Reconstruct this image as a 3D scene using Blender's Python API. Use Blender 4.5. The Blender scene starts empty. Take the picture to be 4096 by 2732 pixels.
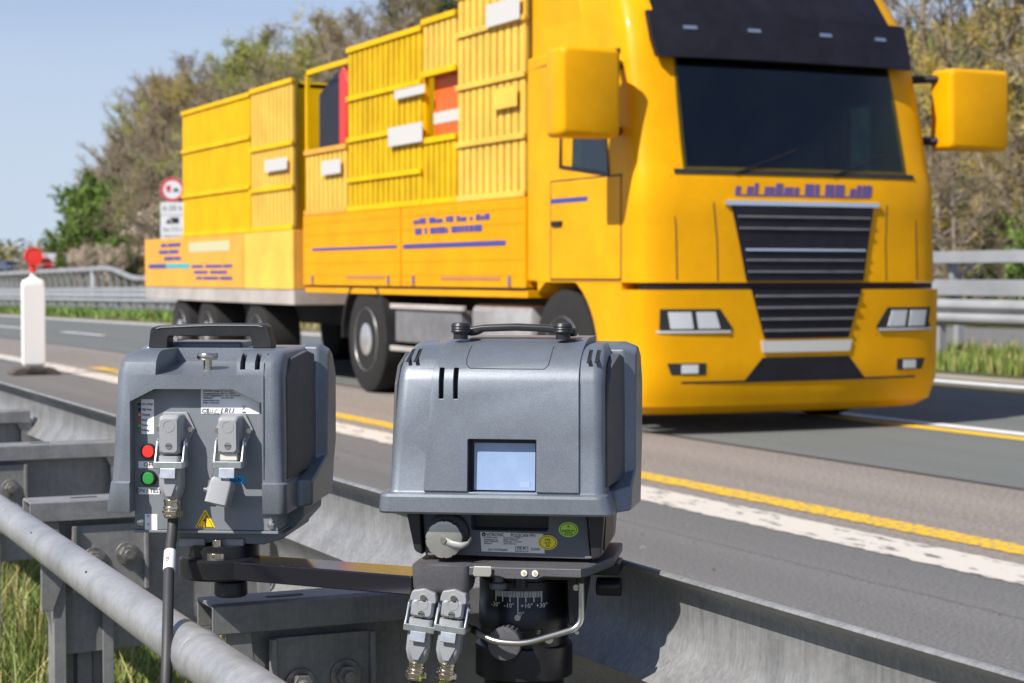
import bpy, bmesh, math, random
from math import radians as R, sin, cos, pi, sqrt
from mathutils import Vector, Matrix
random.seed(11)

# ------------------------------------------------------------------ camera, sky, sun, exposure
scn = bpy.context.scene
COL = scn.collection
cam_d = bpy.data.cameras.new("camera"); cam = bpy.data.objects.new("camera", cam_d); COL.objects.link(cam)
cam.location = (0, 0, 1.1)
cam.rotation_euler = (R(90 - 2.02), 0, R(-25.166))
cam_d.lens = 66; cam_d.sensor_width = 36; cam_d.clip_start = 0.05; cam_d.clip_end = 3000
cam_d.dof.use_dof = True; cam_d.dof.focus_distance = 2.5; cam_d.dof.aperture_fstop = 11
scn.camera = cam

SUN_AZ, SUN_EL = R(251), R(45)            # azimuth clockwise from +Y
w = bpy.data.worlds.new("World"); scn.world = w; w.use_nodes = True
wn = w.node_tree.nodes; wl = w.node_tree.links
bg = wn["Background"]
sky = wn.new("ShaderNodeTexSky"); sky.sky_type = 'NISHITA'; sky.sun_disc = False
sky.sun_elevation = SUN_EL; sky.sun_rotation = SUN_AZ
sky.air_density = 1.0; sky.dust_density = 0.6; sky.ozone_density = 2.2; sky.altitude = 200
# thin high cirrus mixed into the sky
tc = wn.new("ShaderNodeTexCoord"); mp = wn.new("ShaderNodeMapping"); mp.inputs['Scale'].default_value = (1.2, 1.2, 7)
cn = wn.new("ShaderNodeTexNoise"); cn.inputs['Scale'].default_value = 2.2; cn.inputs['Detail'].default_value = 7; cn.inputs['Roughness'].default_value = .55
cr = wn.new("ShaderNodeValToRGB"); cr.color_ramp.elements[0].position = .42; cr.color_ramp.elements[1].position = .8
cr.color_ramp.elements[0].color = (0, 0, 0, 1); cr.color_ramp.elements[1].color = (.22, .22, .22, 1)
mx = wn.new("ShaderNodeMixRGB"); mx.inputs[2].default_value = (8.2, 8.4, 8.7, 1)
wl.new(tc.outputs['Generated'], mp.inputs[0]); wl.new(mp.outputs[0], cn.inputs['Vector']); wl.new(cn.outputs[0], cr.inputs[0])
tint = wn.new("ShaderNodeMixRGB"); tint.blend_type = 'MULTIPLY'; tint.inputs[0].default_value = 1; tint.inputs[2].default_value = (.98, .92, 1.08, 1)
wl.new(sky.outputs[0], tint.inputs[1])
wl.new(cr.outputs[0], mx.inputs[0]); wl.new(tint.outputs[0], mx.inputs[1]); 
sx_ = wn.new("ShaderNodeSeparateXYZ"); wl.new(tc.outputs['Generated'], sx_.inputs[0])
mr_ = wn.new("ShaderNodeMapRange"); mr_.interpolation_type = 'SMOOTHSTEP'; mr_.inputs[1].default_value = -.02; mr_.inputs[2].default_value = .26; mr_.inputs[3].default_value = .92; mr_.inputs[4].default_value = .10
wl.new(sx_.outputs[2], mr_.inputs[0])
hz_ = wn.new("ShaderNodeMixRGB"); hz_.inputs[2].default_value = (5.2, 6.25, 7.7, 1)      # pale blue low sky
wl.new(mr_.outputs[0], hz_.inputs[0]); wl.new(mx.outputs[0], hz_.inputs[1]); wl.new(hz_.outputs[0], bg.inputs[0])
bg.inputs[1].default_value = 0.084

sun_d = bpy.data.lights.new("sun", 'SUN'); sun = bpy.data.objects.new("sun", sun_d); COL.objects.link(sun)
sun_d.energy = 5.0; sun_d.angle = R(0.5); sun_d.color = (1, .95, .87)
to_sun = Vector((sin(SUN_AZ) * cos(SUN_EL), cos(SUN_AZ) * cos(SUN_EL), sin(SUN_EL)))
sun.rotation_euler = to_sun.to_track_quat('Z', 'Y').to_euler()
vs = scn.view_settings; vs.view_transform = 'Standard'; vs.look = 'None'; vs.gamma = 1; vs.exposure = 0.42

# ------------------------------------------------------------------ materials
MATS = {}
def mat(name, col, rough=.5, metal=0., var=0., vscale=8., detail=4, bump=0., bscale=60., col2=None, lo=.35, hi=.65,
        coat=0., spec=None, trans=0., emit=None, flake=0., stretch=None, fres_ior=None):
    if name in MATS: return MATS[name]
    m = bpy.data.materials.new(name); MATS[name] = m; m.use_nodes = True
    N = m.node_tree.nodes; L = m.node_tree.links; b = N["Principled BSDF"]
    c = (*col, 1)
    b.inputs['Base Color'].default_value = c
    b.inputs['Roughness'].default_value = rough; b.inputs['Metallic'].default_value = metal
    if coat: b.inputs['Coat Weight'].default_value = coat; b.inputs['Coat Roughness'].default_value = .08
    if spec is not None: b.inputs['Specular IOR Level'].default_value = spec
    if trans: b.inputs['Transmission Weight'].default_value = trans
    if emit: b.inputs['Emission Color'].default_value = (*emit[0], 1); b.inputs['Emission Strength'].default_value = emit[1]
    t = None
    if var or col2 or bump or flake:
        t = N.new("ShaderNodeTexCoord"); vec = t.outputs['Object']
        if stretch:
            mpn = N.new("ShaderNodeMapping"); mpn.inputs['Scale'].default_value = stretch
            L.new(vec, mpn.inputs[0]); vec = mpn.outputs[0]
    if var or col2:
        n = N.new("ShaderNodeTexNoise"); n.inputs['Scale'].default_value = vscale; n.inputs['Detail'].default_value = detail
        n.inputs['Roughness'].default_value = .62
        L.new(vec, n.inputs['Vector'])
        r = N.new("ShaderNodeValToRGB"); r.color_ramp.elements[0].position = lo; r.color_ramp.elements[1].position = hi
        a = col2 if col2 else tuple(x * (1 - var) for x in col)
        z = col if col2 else tuple(min(1, x * (1 + var)) for x in col)
        r.color_ramp.elements[0].color = (*a, 1); r.color_ramp.elements[1].color = (*z, 1)
        L.new(n.outputs[0], r.inputs[0]); out = r.outputs[0]
        L.new(out, b.inputs['Base Color'])
    if flake:
        v = N.new("ShaderNodeTexVoronoi"); v.inputs['Scale'].default_value = 1500
        L.new(vec, v.inputs['Vector'])
        r2 = N.new("ShaderNodeValToRGB"); r2.color_ramp.elements[0].position = 0; r2.color_ramp.elements[1].position = 1
        hi_c = tuple(min(1, x * (1 + flake)) for x in col); lo_c = tuple(x * (1 - flake * .35) for x in col)
        r2.color_ramp.elements[0].color = (*lo_c, 1); r2.color_ramp.elements[1].color = (*hi_c, 1)
        sep = N.new("ShaderNodeSeparateColor"); L.new(v.outputs['Color'], sep.inputs[0])
        L.new(sep.outputs[0], r2.inputs[0])
        sc_n = N.new("ShaderNodeTexNoise"); sc_n.inputs['Scale'].default_value = 16; sc_n.inputs['Detail'].default_value = 9; sc_n.inputs['Roughness'].default_value = .7
        L.new(vec, sc_n.inputs['Vector']); ov = N.new("ShaderNodeMixRGB"); ov.blend_type = 'OVERLAY'; ov.inputs[0].default_value = .28
        L.new(r2.outputs[0], ov.inputs[1]); L.new(sc_n.outputs[0], ov.inputs[2]); L.new(ov.outputs[0], b.inputs['Base Color'])
        bp = N.new("ShaderNodeBump"); bp.inputs['Strength'].default_value = .12; bp.inputs['Distance'].default_value = .0006
        n2 = N.new("ShaderNodeTexNoise"); n2.inputs['Scale'].default_value = 700; n2.inputs['Detail'].default_value = 1
        L.new(vec, n2.inputs['Vector']); L.new(n2.outputs[0], bp.inputs['Height']); L.new(bp.outputs[0], b.inputs['Normal'])
    if bump:
        n = N.new("ShaderNodeTexNoise"); n.inputs['Scale'].default_value = bscale; n.inputs['Detail'].default_value = 3
        L.new(vec, n.inputs['Vector'])
        bp = N.new("ShaderNodeBump"); bp.inputs['Strength'].default_value = bump; bp.inputs['Distance'].default_value = .5 / bscale
        L.new(n.outputs[0], bp.inputs['Height']); L.new(bp.outputs[0], b.inputs['Normal'])
    return m

def galv(name, base=.36, metal=.35, rough=.5, streak=.15):
    """weathered hot-dip zinc: cloudy patches, streaks and fine spangle"""
    m = bpy.data.materials.new(name); MATS[name] = m; m.use_nodes = True
    N = m.node_tree.nodes; L = m.node_tree.links; b = N["Principled BSDF"]
    b.inputs['Metallic'].default_value = metal
    t = N.new("ShaderNodeTexCoord")
    n = N.new("ShaderNodeTexNoise"); n.inputs['Scale'].default_value = 9; n.inputs['Detail'].default_value = 8; n.inputs['Roughness'].default_value = .65
    n.inputs['Distortion'].default_value = .4
    mp = N.new("ShaderNodeMapping"); mp.inputs['Scale'].default_value = (40, 40, 3)
    s = N.new("ShaderNodeTexNoise"); s.inputs['Scale'].default_value = 4; s.inputs['Detail'].default_value = 3
    v = N.new("ShaderNodeTexVoronoi"); v.inputs['Scale'].default_value = 130
    L.new(t.outputs['Object'], n.inputs['Vector']); L.new(t.outputs['Object'], mp.inputs[0]); L.new(mp.outputs[0], s.inputs['Vector'])
    L.new(t.outputs['Object'], v.inputs['Vector'])
    r = N.new("ShaderNodeValToRGB"); e = r.color_ramp.elements
    e[0].position = .28; e[0].color = (base * .74, base * .75, base * .76, 1); e[1].position = .72; e[1].color = (base * 1.17, base * 1.17, base * 1.16, 1)
    x = e.new(.5); x.color = (base, base, base * 1.0, 1)
    L.new(n.outputs[0], r.inputs[0])
    m1 = N.new("ShaderNodeMixRGB"); m1.blend_type = 'OVERLAY'; m1.inputs[0].default_value = streak
    L.new(r.outputs[0], m1.inputs[1]); L.new(s.outputs[0], m1.inputs[2])
    sep = N.new("ShaderNodeSeparateColor"); L.new(v.outputs['Color'], sep.inputs[0])
    m2 = N.new("ShaderNodeMixRGB"); m2.blend_type = 'OVERLAY'; m2.inputs[0].default_value = .07
    L.new(m1.outputs[0], m2.inputs[1]); L.new(sep.outputs[0], m2.inputs[2]); L.new(m2.outputs[0], b.inputs['Base Color'])
    rr = N.new("ShaderNodeMapRange"); rr.inputs[3].default_value = rough - .12; rr.inputs[4].default_value = rough + .18
    L.new(n.outputs[0], rr.inputs[0]); L.new(rr.outputs[0], b.inputs['Roughness'])
    bp = N.new("ShaderNodeBump"); bp.inputs['Strength'].default_value = .06; bp.inputs['Distance'].default_value = .003
    L.new(n.outputs[0], bp.inputs['Height']); L.new(bp.outputs[0], b.inputs['Normal'])
    return m

def asphalt(name, a, bcol, grain=90., patch=.6, speck=.25, crack=0.):
    m = bpy.data.materials.new(name); MATS[name] = m; m.use_nodes = True
    N = m.node_tree.nodes; L = m.node_tree.links; b = N["Principled BSDF"]; b.inputs['Roughness'].default_value = .85
    t = N.new("ShaderNodeTexCoord")
    mp = N.new("ShaderNodeMapping"); mp.inputs['Scale'].default_value = (1.3, .06, 1); L.new(t.outputs['Object'], mp.inputs[0])
    n = N.new("ShaderNodeTexNoise"); n.inputs['Scale'].default_value = 1.6; n.inputs['Detail'].default_value = 6; L.new(mp.outputs[0], n.inputs['Vector'])
    g = N.new("ShaderNodeTexNoise"); g.inputs['Scale'].default_value = grain; g.inputs['Detail'].default_value = 4; g.inputs['Roughness'].default_value = .8
    L.new(t.outputs['Object'], g.inputs['Vector'])
    r = N.new("ShaderNodeValToRGB"); r.color_ramp.elements[0].position = .3; r.color_ramp.elements[1].position = .7
    r.color_ramp.elements[0].color = (*a, 1); r.color_ramp.elements[1].color = (*bcol, 1); L.new(n.outputs[0], r.inputs[0])
    gr = N.new("ShaderNodeValToRGB"); gr.color_ramp.elements[0].position = .38; gr.color_ramp.elements[1].position = .62
    gr.color_ramp.elements[0].color = (.22, .22, .22, 1); gr.color_ramp.elements[1].color = (.78, .78, .78, 1); L.new(g.outputs[0], gr.inputs[0])
    m1 = N.new("ShaderNodeMixRGB"); m1.blend_type = 'OVERLAY'; m1.inputs[0].default_value = patch
    L.new(r.outputs[0], m1.inputs[1]); L.new(gr.outputs[0], m1.inputs[2])
    v = N.new("ShaderNodeTexVoronoi"); v.inputs['Scale'].default_value = 55; L.new(t.outputs['Object'], v.inputs['Vector'])
    lt = N.new("ShaderNodeMath"); lt.operation = 'LESS_THAN'; lt.inputs[1].default_value = .12; L.new(v.outputs['Distance'], lt.inputs[0])
    sep = N.new("ShaderNodeSeparateColor"); L.new(v.outputs['Color'], sep.inputs[0])
    gt = N.new("ShaderNodeMath"); gt.operation = 'GREATER_THAN'; gt.inputs[1].default_value = .965; L.new(sep.outputs[0], gt.inputs[0])
    mu = N.new("ShaderNodeMath"); mu.operation = 'MULTIPLY'; L.new(lt.outputs[0], mu.inputs[0]); L.new(gt.outputs[0], mu.inputs[1])
    m2 = N.new("ShaderNodeMixRGB"); m2.inputs[2].default_value = (.4, .38, .35, 1); L.new(mu.outputs[0], m2.inputs[0]); L.new(m1.outputs[0], m2.inputs[1])
    out = m2.outputs[0]
    if crack:
        d = N.new("ShaderNodeTexNoise"); d.inputs['Scale'].default_value = 3; d.inputs['Detail'].default_value = 6; L.new(t.outputs['Object'], d.inputs['Vector'])
        sp = N.new("ShaderNodeSeparateXYZ"); L.new(t.outputs['Object'], sp.inputs[0])
        ad = N.new("ShaderNodeMath"); ad.operation = 'MULTIPLY_ADD'; ad.inputs[1].default_value = .06; L.new(d.outputs[0], ad.inputs[0]); L.new(sp.outputs[0], ad.inputs[2])
        su = N.new("ShaderNodeMath"); su.operation = 'SUBTRACT'; su.inputs[1].default_value = crack + .03; L.new(ad.outputs[0], su.inputs[0])
        ab = N.new("ShaderNodeMath"); ab.operation = 'ABSOLUTE'; L.new(su.outputs[0], ab.inputs[0])
        l2 = N.new("ShaderNodeMath"); l2.operation = 'LESS_THAN'; l2.inputs[1].default_value = .0075; L.new(ab.outputs[0], l2.inputs[0])
        hf = N.new("ShaderNodeMath"); hf.operation = 'MULTIPLY'; hf.inputs[1].default_value = .5; L.new(l2.outputs[0], hf.inputs[0])
        m3 = N.new("ShaderNodeMixRGB"); m3.inputs[2].default_value = (.025, .025, .026, 1); L.new(hf.outputs[0], m3.inputs[0]); L.new(out, m3.inputs[1]); out = m3.outputs[0]
    L.new(out, b.inputs['Base Color'])
    bp = N.new("ShaderNodeBump"); bp.inputs['Strength'].default_value = .5; bp.inputs['Distance'].default_value = .006
    L.new(g.outputs[0], bp.inputs['Height']); L.new(bp.outputs[0], b.inputs['Normal'])
    return m

def worn_paint(name, paint, under, lo, hi, scale, stretch=(1, 1, 1)):
    return mat(name, paint, rough=.7, col2=under, lo=lo, hi=hi, vscale=scale, detail=5, stretch=stretch, bump=.2, bscale=90)

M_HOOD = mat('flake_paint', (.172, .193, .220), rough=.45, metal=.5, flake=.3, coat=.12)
M_PANEL = mat('panel_grey', (.175, .195, .215), rough=.5, var=.08, vscale=12)
M_PANEL_SHADED = mat('panel_grey_shaded', (.085, .095, .107), rough=.5, var=.08, vscale=12)  # shaded copy of the panel grey, the hood's shadow put into the colour
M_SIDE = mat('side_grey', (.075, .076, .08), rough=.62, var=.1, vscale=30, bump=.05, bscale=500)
M_BLACK = mat('black_plastic', (.018, .018, .02), rough=.42, var=.25, vscale=25)
M_BLACKM = mat('black_anodised', (.022, .022, .026), rough=.33, metal=.3, var=.3, vscale=18)
M_GLOSSBAR = mat('gloss_black_bar', (.03, .03, .04), rough=.10, metal=.6)
M_CAST = mat('cast_dark', (.10, .10, .108), rough=.5, metal=.35, flake=.5)
M_RUBBER = mat('rubber_cable', (.035, .035, .038), rough=.55)
M_CONN = mat('connector_grey', (.30, .31, .325), rough=.42, bump=.18, bscale=420, var=.05, vscale=20)
M_ZINC = mat('bright_zinc', (.62, .66, .68), rough=.28, metal=.85, var=.15, vscale=60)
M_BRASS = mat('nickel_brass', (.66, .59, .50), rough=.22, metal=1., var=.12, vscale=40)
M_STEEL = mat('brushed_steel', (.55, .54, .52), rough=.3, metal=.95, var=.1, vscale=30)
M_CAPM = mat('cap_metal', (.45, .44, .40), rough=.36, metal=.8, var=.12, vscale=25)
M_WHITE = mat('label_white', (.78, .79, .80), rough=.5)
M_LABELM = mat('label_silver', (.62, .61, .58), rough=.4, metal=.15)
M_INK = mat('ink_black', (.015, .015, .017), rough=.6)
M_INKG = mat('ink_grey', (.16, .16, .17), rough=.6)
M_TICK = mat('scale_white', (.70, .72, .74), rough=.5)
M_RED = mat('button_red', (.80, .035, .025), rough=.35)
M_GREEN = mat('button_green', (.03, .26, .06), rough=.35)
M_SCREEN = mat('screen_glass', (.26, .36, .55), rough=.22, var=.06, vscale=40, coat=.5)  # blue base colour stands in for the sky reflected in the display
M_SLOTGR = mat('slot_green', (.0, .05, .04), rough=.4)
M_YSTK = mat('sticker_yellow', (.75, .62, .02), rough=.45)
M_GSTK = mat('sticker_green', (.42, .72, .06), rough=.45)
M_WARN = mat('warning_yellow', (.95, .64, .01), rough=.4)
M_BLUE = mat('label_blue', (.02, .30, .65), rough=.5)
M_AMBER = mat('led_amber', (.8, .35, .02), rough=.3)
M_GREENCAB = mat('cable_green', (.30, .62, .06), rough=.45)
M_GALV = galv('galvanised_steel', .26, .35, .5)
M_GALVB = galv('galvanised_bright', .38, .45, .42, .05)
M_GALVR = galv('galvanised_rail', .285, .4, .48, .35)
M_GALVF = mat('galvanised_far', (.36, .37, .385), rough=.5, metal=.3, var=.12, vscale=1.5)
M_BOLT = mat('bolt_steel', (.28, .27, .26), rough=.45, metal=.7, var=.3, vscale=60)

# ------------------------------------------------------------------ geometry helpers
def setp(o, **k):
    for a, v in k.items():
        if v: o[a] = v
    return o
class G:
    def __init__(s): s.v = []; s.f = []; s.M = Matrix.Identity(4)
    def add(s, vs_, fs):
        o = len(s.v); s.v += [tuple(s.M @ Vector(p)) for p in vs_]; s.f += [tuple(i + o for i in f) for f in fs]; return s
    def box(s, x0, x1, y0, y1, z0, z1):
        return s.add([(x0,y0,z0),(x1,y0,z0),(x1,y1,z0),(x0,y1,z0),(x0,y0,z1),(x1,y0,z1),(x1,y1,z1),(x0,y1,z1)],
                     [(0,3,2,1),(4,5,6,7),(0,1,5,4),(1,2,6,5),(2,3,7,6),(3,0,4,7)])
    def loft(s, rings, closed=True, cap0=True, cap1=True):
        n = len(rings[0]); vs_ = [p for r in rings for p in r]; fs = []
        for i in range(len(rings) - 1):
            for j in range(n if closed else n - 1):
                k = (j + 1) % n
                fs.append((i*n+j, i*n+k, (i+1)*n+k, (i+1)*n+j))
        if cap0: fs.append(tuple(range(n))[::-1])
        if cap1: fs.append(tuple((len(rings)-1)*n + j for j in range(n)))
        return s.add(vs_, fs)
    def prism(s, poly, axis, a, b):
        """poly in the two remaining axes (in order), extruded along axis from a to b"""
        def mk(p, t):
            return {'x': (t, p[0], p[1]), 'y': (p[0], t, p[1]), 'z': (p[0], p[1], t)}[axis]
        return s.loft([[mk(p, a) for p in poly], [mk(p, b) for p in poly]])
    def lathe(s, prof, c=(0,0,0), axis='z', n=24):
        rings = []; torus = len(prof) > 2 and prof[0][1] == prof[-1][1] and prof[0][0] != prof[-1][0] and min(p[0] for p in prof) > .0005
        if torus: prof = list(prof) + [prof[0]]
        for r, h in prof:
            ring = []
            for i in range(n):
                t = 2*pi*i/n; a, b = r*cos(t), r*sin(t)
                ring.append({'z': (c[0]+a, c[1]+b, c[2]+h), 'y': (c[0]+a, c[1]+h, c[2]+b), 'x': (c[0]+h, c[1]+a, c[2]+b)}[axis])
            rings.append(ring)
        return s.loft(rings, True, not torus, not torus)
    def cyl(s, c, r, h, axis='z', n=24): return s.lathe([(r, 0), (r, h)], c, axis, n)
    def tube(s, pts, r, n=12, cap=True):
        pts = [Vector(p) for p in pts]; rings = []; prev = None
        for i, p in enumerate(pts):
            d = (pts[min(i+1, len(pts)-1)] - pts[max(i-1, 0)]).normalized()
            if prev is None:
                u = d.cross(Vector((0,0,1)));
                if u.length < .1: u = d.cross(Vector((1,0,0)))
            else: u = prev - d * prev.dot(d)
            u.normalize(); prev = u; q = d.cross(u)
            rr = r[i] if isinstance(r, (list, tuple)) else r
            rings.append([tuple(p + u*(rr*cos(2*pi*j/n)) + q*(rr*sin(2*pi*j/n))) for j in range(n)])
        return s.loft(rings, True, cap, cap)
    def build(s, name, m, parent=None, bevel=0, seg=2, smooth=35, mats=None):
        me = bpy.data.meshes.new(name); me.from_pydata(s.v, [], s.f)
        bm = bmesh.new(); bm.from_mesh(me); bmesh.ops.recalc_face_normals(bm, faces=bm.faces[:]); bm.to_mesh(me); bm.free()
        o = bpy.data.objects.new(name, me); COL.objects.link(o); me.materials.append(m)
        if smooth:
            me.polygons.foreach_set('use_smooth', [True]*len(me.polygons)); me.set_sharp_from_angle(angle=R(smooth))
        if bevel:
            b = o.modifiers.new('bevel', 'BEVEL'); b.width = bevel; b.segments = seg; b.limit_method = 'ANGLE'; b.angle_limit = R(32); b.harden_normals = True
        if parent: o.parent = parent
        return o
def bake(o):
    dg = bpy.context.evaluated_depsgraph_get(); dg.update()
    me = bpy.data.meshes.new_from_object(o.evaluated_get(dg)); old = o.data; o.modifiers.clear(); o.data = me; me.name = o.name
    return o
def cut(o, cutters):
    for g in cutters:
        c = g.build('cutter', M_BLACK, None, smooth=0); c.matrix_world = Matrix.Identity(4)
        par = o.parent; o.parent = None; loc = o.matrix_basis.copy(); o.matrix_basis = Matrix.Identity(4)
        b = o.modifiers.new('cut', 'BOOLEAN'); b.operation = 'DIFFERENCE'; b.object = c; b.solver = 'EXACT'
        bpy.context.view_layer.update(); bake(o); o.parent = par; o.matrix_basis = loc
        bpy.data.objects.remove(c)
    return o
def finish(o, bevel, seg=2, smooth=35):
    me = o.data
    me.polygons.foreach_set('use_smooth', [True]*len(me.polygons)); me.set_sharp_from_angle(angle=R(smooth))
    if bevel:
        b = o.modifiers.new('bevel', 'BEVEL'); b.width = bevel; b.segments = seg; b.limit_method = 'ANGLE'; b.angle_limit = R(32); b.harden_normals = True
    return o
def empty(name, loc, rz=0., **k):
    o = bpy.data.objects.new(name, None); COL.objects.link(o); o.location = loc; o.rotation_euler = (0, 0, rz); o.empty_display_size = .1
    return setp(o, **k)
def text(name, body, size, m, parent, loc, rot=(pi/2, 0, 0), align='LEFT', ext=.0002, sx=1., line=1., shear=0.):
    c = bpy.data.curves.new(name, 'FONT'); c.body = body; c.size = size; c.align_x = align; c.align_y = 'CENTER'; c.extrude = ext
    c.space_line = line; c.shear = shear; c.resolution_u = 2
    t = bpy.data.objects.new(name, c); COL.objects.link(t)
    bpy.context.view_layer.update(); dg = bpy.context.evaluated_depsgraph_get()
    me = bpy.data.meshes.new_from_object(t.evaluated_get(dg)); me.name = name
    bpy.data.objects.remove(t); bpy.data.curves.remove(c)
    o = bpy.data.objects.new(name, me); COL.objects.link(o); me.materials.clear(); me.materials.append(m)
    o.location = loc; o.rotation_euler = rot; o.scale = (sx, 1, 1)
    if parent: o.parent = parent
    return o
def rrect(cx, cy, hx, hy, r, n=5):
    """rounded rectangle outline; r one radius or four (++, -+, --, +-)"""
    rs = [r]*4 if not isinstance(r, (list, tuple)) else r
    out = []
    for (sx, sy, a0), q in zip(((1,1,0),(-1,1,90),(-1,-1,180),(1,-1,270)), rs):
        for i in range(n+1):
            t = R(a0 + 90*i/n); out.append((cx + sx*(hx-q) + q*cos(t), cy + sy*(hy-q) + q*sin(t)))
    return out
def xz(poly, y): return [(p[0], y, p[1]) for p in poly]
def copy_tree(o, parent=None):
    c = o.copy(); COL.objects.link(c); c.parent = parent
    for ch in list(o.children): copy_tree(ch, c)
    return c
def tag(o, label, cat, group=None, kind=None): return setp(o, label=label, category=cat, group=group, kind=kind)
def structure(o): o['kind'] = 'structure'; return o
# ------------------------------------------------------------------ terrain, roads and markings
def sstep(a, b, x):
    t = min(1, max(0, (x-a)/(b-a))); return t*t*(3-2*t)
def zr(y):
    """height of the road along its length: level, then a gentle dip, rising again far off"""
    d = -.0085 * (max(0, y-22) - 3*(1-math.exp(-max(0, y-22)/3)))
    d = max(d, -.62)
    return d + 2.05*sstep(95, 195, y)
def hill(x, y):
    h = 10.5*sstep(28, 45, x) + 2.5*sstep(45, 70, x)
    return h * (1 - sstep(165, 212, y)) * (.55 + .45*sstep(-20, 40, y)) * sstep(-8, 14, x*4.72 - y)
def ground_z(x, y):
    z = zr(y) - .02 + hill(x, y)
    if x < 1.45: z -= .03
    if 13.3 < x < 16.9: z += .05
    return z
YS = [-30, -10, 0, 4, 8, 12, 16, 20] + [22 + 2*i for i in range(38)] + [100 + 5*i for i in range(25)] + [230, 260, 320, 420, 600, 1000, 1800]
XS = [-900, -200, -60, -20, -6, 0, 1.44, 1.46, 6, 13.25, 13.35, 16.85, 16.95, 27, 28.5, 30, 32, 34, 36, 38, 40, 42, 45, 50, 56, 63, 70, 90, 140, 300, 900]
g = G(); g.v = [(x, y, ground_z(x, y)) for y in YS for x in XS]; n = len(XS)
g.f = [(i*n+j, i*n+j+1, (i+1)*n+j+1, (i+1)*n+j) for i in range(len(YS)-1) for j in range(n-1)]
M_EARTH = mat('earth', (.085, .075, .04), rough=.95, col2=(.05, .055, .022), vscale=.8, detail=8, bump=.6, bscale=12)
structure(g.build('ground', M_EARTH, smooth=60))
RY = [y for y in YS if -10 <= y <= 330]
def strip(name, x0, x1, m, dz=0., y0=-10, y1=330):
    ys = sorted(set([y0, y1] + [y for y in RY if y0 < y < y1])); g = G()
    g.v = [(x, y, zr(y)+dz) for y in ys for x in (x0, x1)]
    g.f = [(2*i, 2*i+1, 2*i+3, 2*i+2) for i in range(len(ys)-1)]
    return structure(g.build(name, m, smooth=60))
A_SH = asphalt('asphalt_shoulder', (.115, .113, .110), (.152, .149, .145), 75, .8, crack=4.02)
A_OLD = asphalt('asphalt_old', (.19, .165, .145), (.25, .218, .192), 45, .85)
A_NEW = asphalt('asphalt_new', (.115, .124, .118), (.142, .150, .142), 60, .45)
A_FAR = asphalt('asphalt_far', (.13, .13, .125), (.16, .16, .155), 50, .5)
strip('hard_shoulder', 1.48, 4.62, A_SH)
strip('old_lane', 4.62, 6.45, A_OLD)
strip('carriageway', 6.45, 12.75, A_NEW)
strip('gutter', 12.75, 13.3, asphalt('gutter_stone', (.26, .22, .17), (.36, .31, .24), 40, .5))
strip('far_carriageway', 17.2, 27, A_FAR)
strip('tar_seam', 6.43, 6.47, mat('tar', (.03, .03, .03), rough=.5), .004)
PW = worn_paint('edge_paint_white', (.56, .52, .46), (.15, .14, .13), .395, .43, 6, (2.6, .8, 1))
PY = worn_paint('temporary_paint_yellow', (.72, .43, .012), (.30, .24, .12), .43, .50, 34, (1, .8, 1))
PYF = mat('paint_yellow_far', (.72,.45,.02), rough=.7, var=.12, vscale=10)
PWD = mat('paint_white', (.72, .71, .69), rough=.7, var=.1, vscale=8)
# ragged-edged paint bands
def band(name, x0, x1, m, dz, y0, y1, step, amp, seed):
    rnd = random.Random(seed); g = G(); y = y0; k = 0; row = []
    while y < y1:
        a = amp if y < 14 else amp*.5
        row.append(((x0 + rnd.uniform(-a, a*.6), y, zr(y)+dz), (x1 + rnd.uniform(-a*.6, a)*.7, y, zr(y)+dz)))
        y += step if y < 18 else step*8
    row.append(((x0, y1, zr(y1)+dz), (x1, y1, zr(y1)+dz)))
    g.v = [p for r in row for p in r]; g.f = [(2*i, 2*i+1, 2*i+3, 2*i+2) for i in range(len(row)-1)]
    return structure(g.build(name, m, smooth=0))
band('edge_line', 4.46, 4.76, PW, .004, -5, 320, .05, .016, 3)
band('temporary_line', 4.93, 5.11, PY, .004, -5, 22.4, .05, .012, 4)
band('temporary_line', 8.36, 8.53, PYF, .004, -5, 20, .2, .004, 5)
band('temporary_line', 11.72, 11.92, PYF, .004, -5, 20, .2, .004, 6)
band('edge_line', 12.2, 12.48, PWD, .004, -5, 320, .3, .005, 7)
for y0 in (3, 9.0, 29.2, 37.5, 46, 54, 62, 70):
    strip('lane_dash', 8.62 if y0 < 12 else 8.5, 8.78 if y0 < 12 else 8.66, PWD, .004, y0, y0+4.0)
# grit and small stones on the shoulder
g = G(); rnd = random.Random(8)
for i in range(420):
    x, y = rnd.uniform(1.6, 4.4), rnd.uniform(1.5, 16); s = rnd.uniform(.003, .009) * (1.6 if rnd.random() < .08 else 1)
    b = len(g.v); g.v += [(x-s, y-s*.7, .001), (x+s, y-s*.5, .001), (x+s*.5, y+s, .001), (x-s*.6, y+s*.8, .001), (x, y, .001+s*.9)]
    g.f += [(b, b+1, b+4), (b+1, b+2, b+4), (b+2, b+3, b+4), (b+3, b, b+4)]
o = g.build('road_grit', mat('grit', (.30, .28, .25), rough=.9, col2=(.05, .05, .05), vscale=40), smooth=0)
tag(o, 'loose grit and small stones scattered on the asphalt shoulder', 'grit', kind='stuff')

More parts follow.
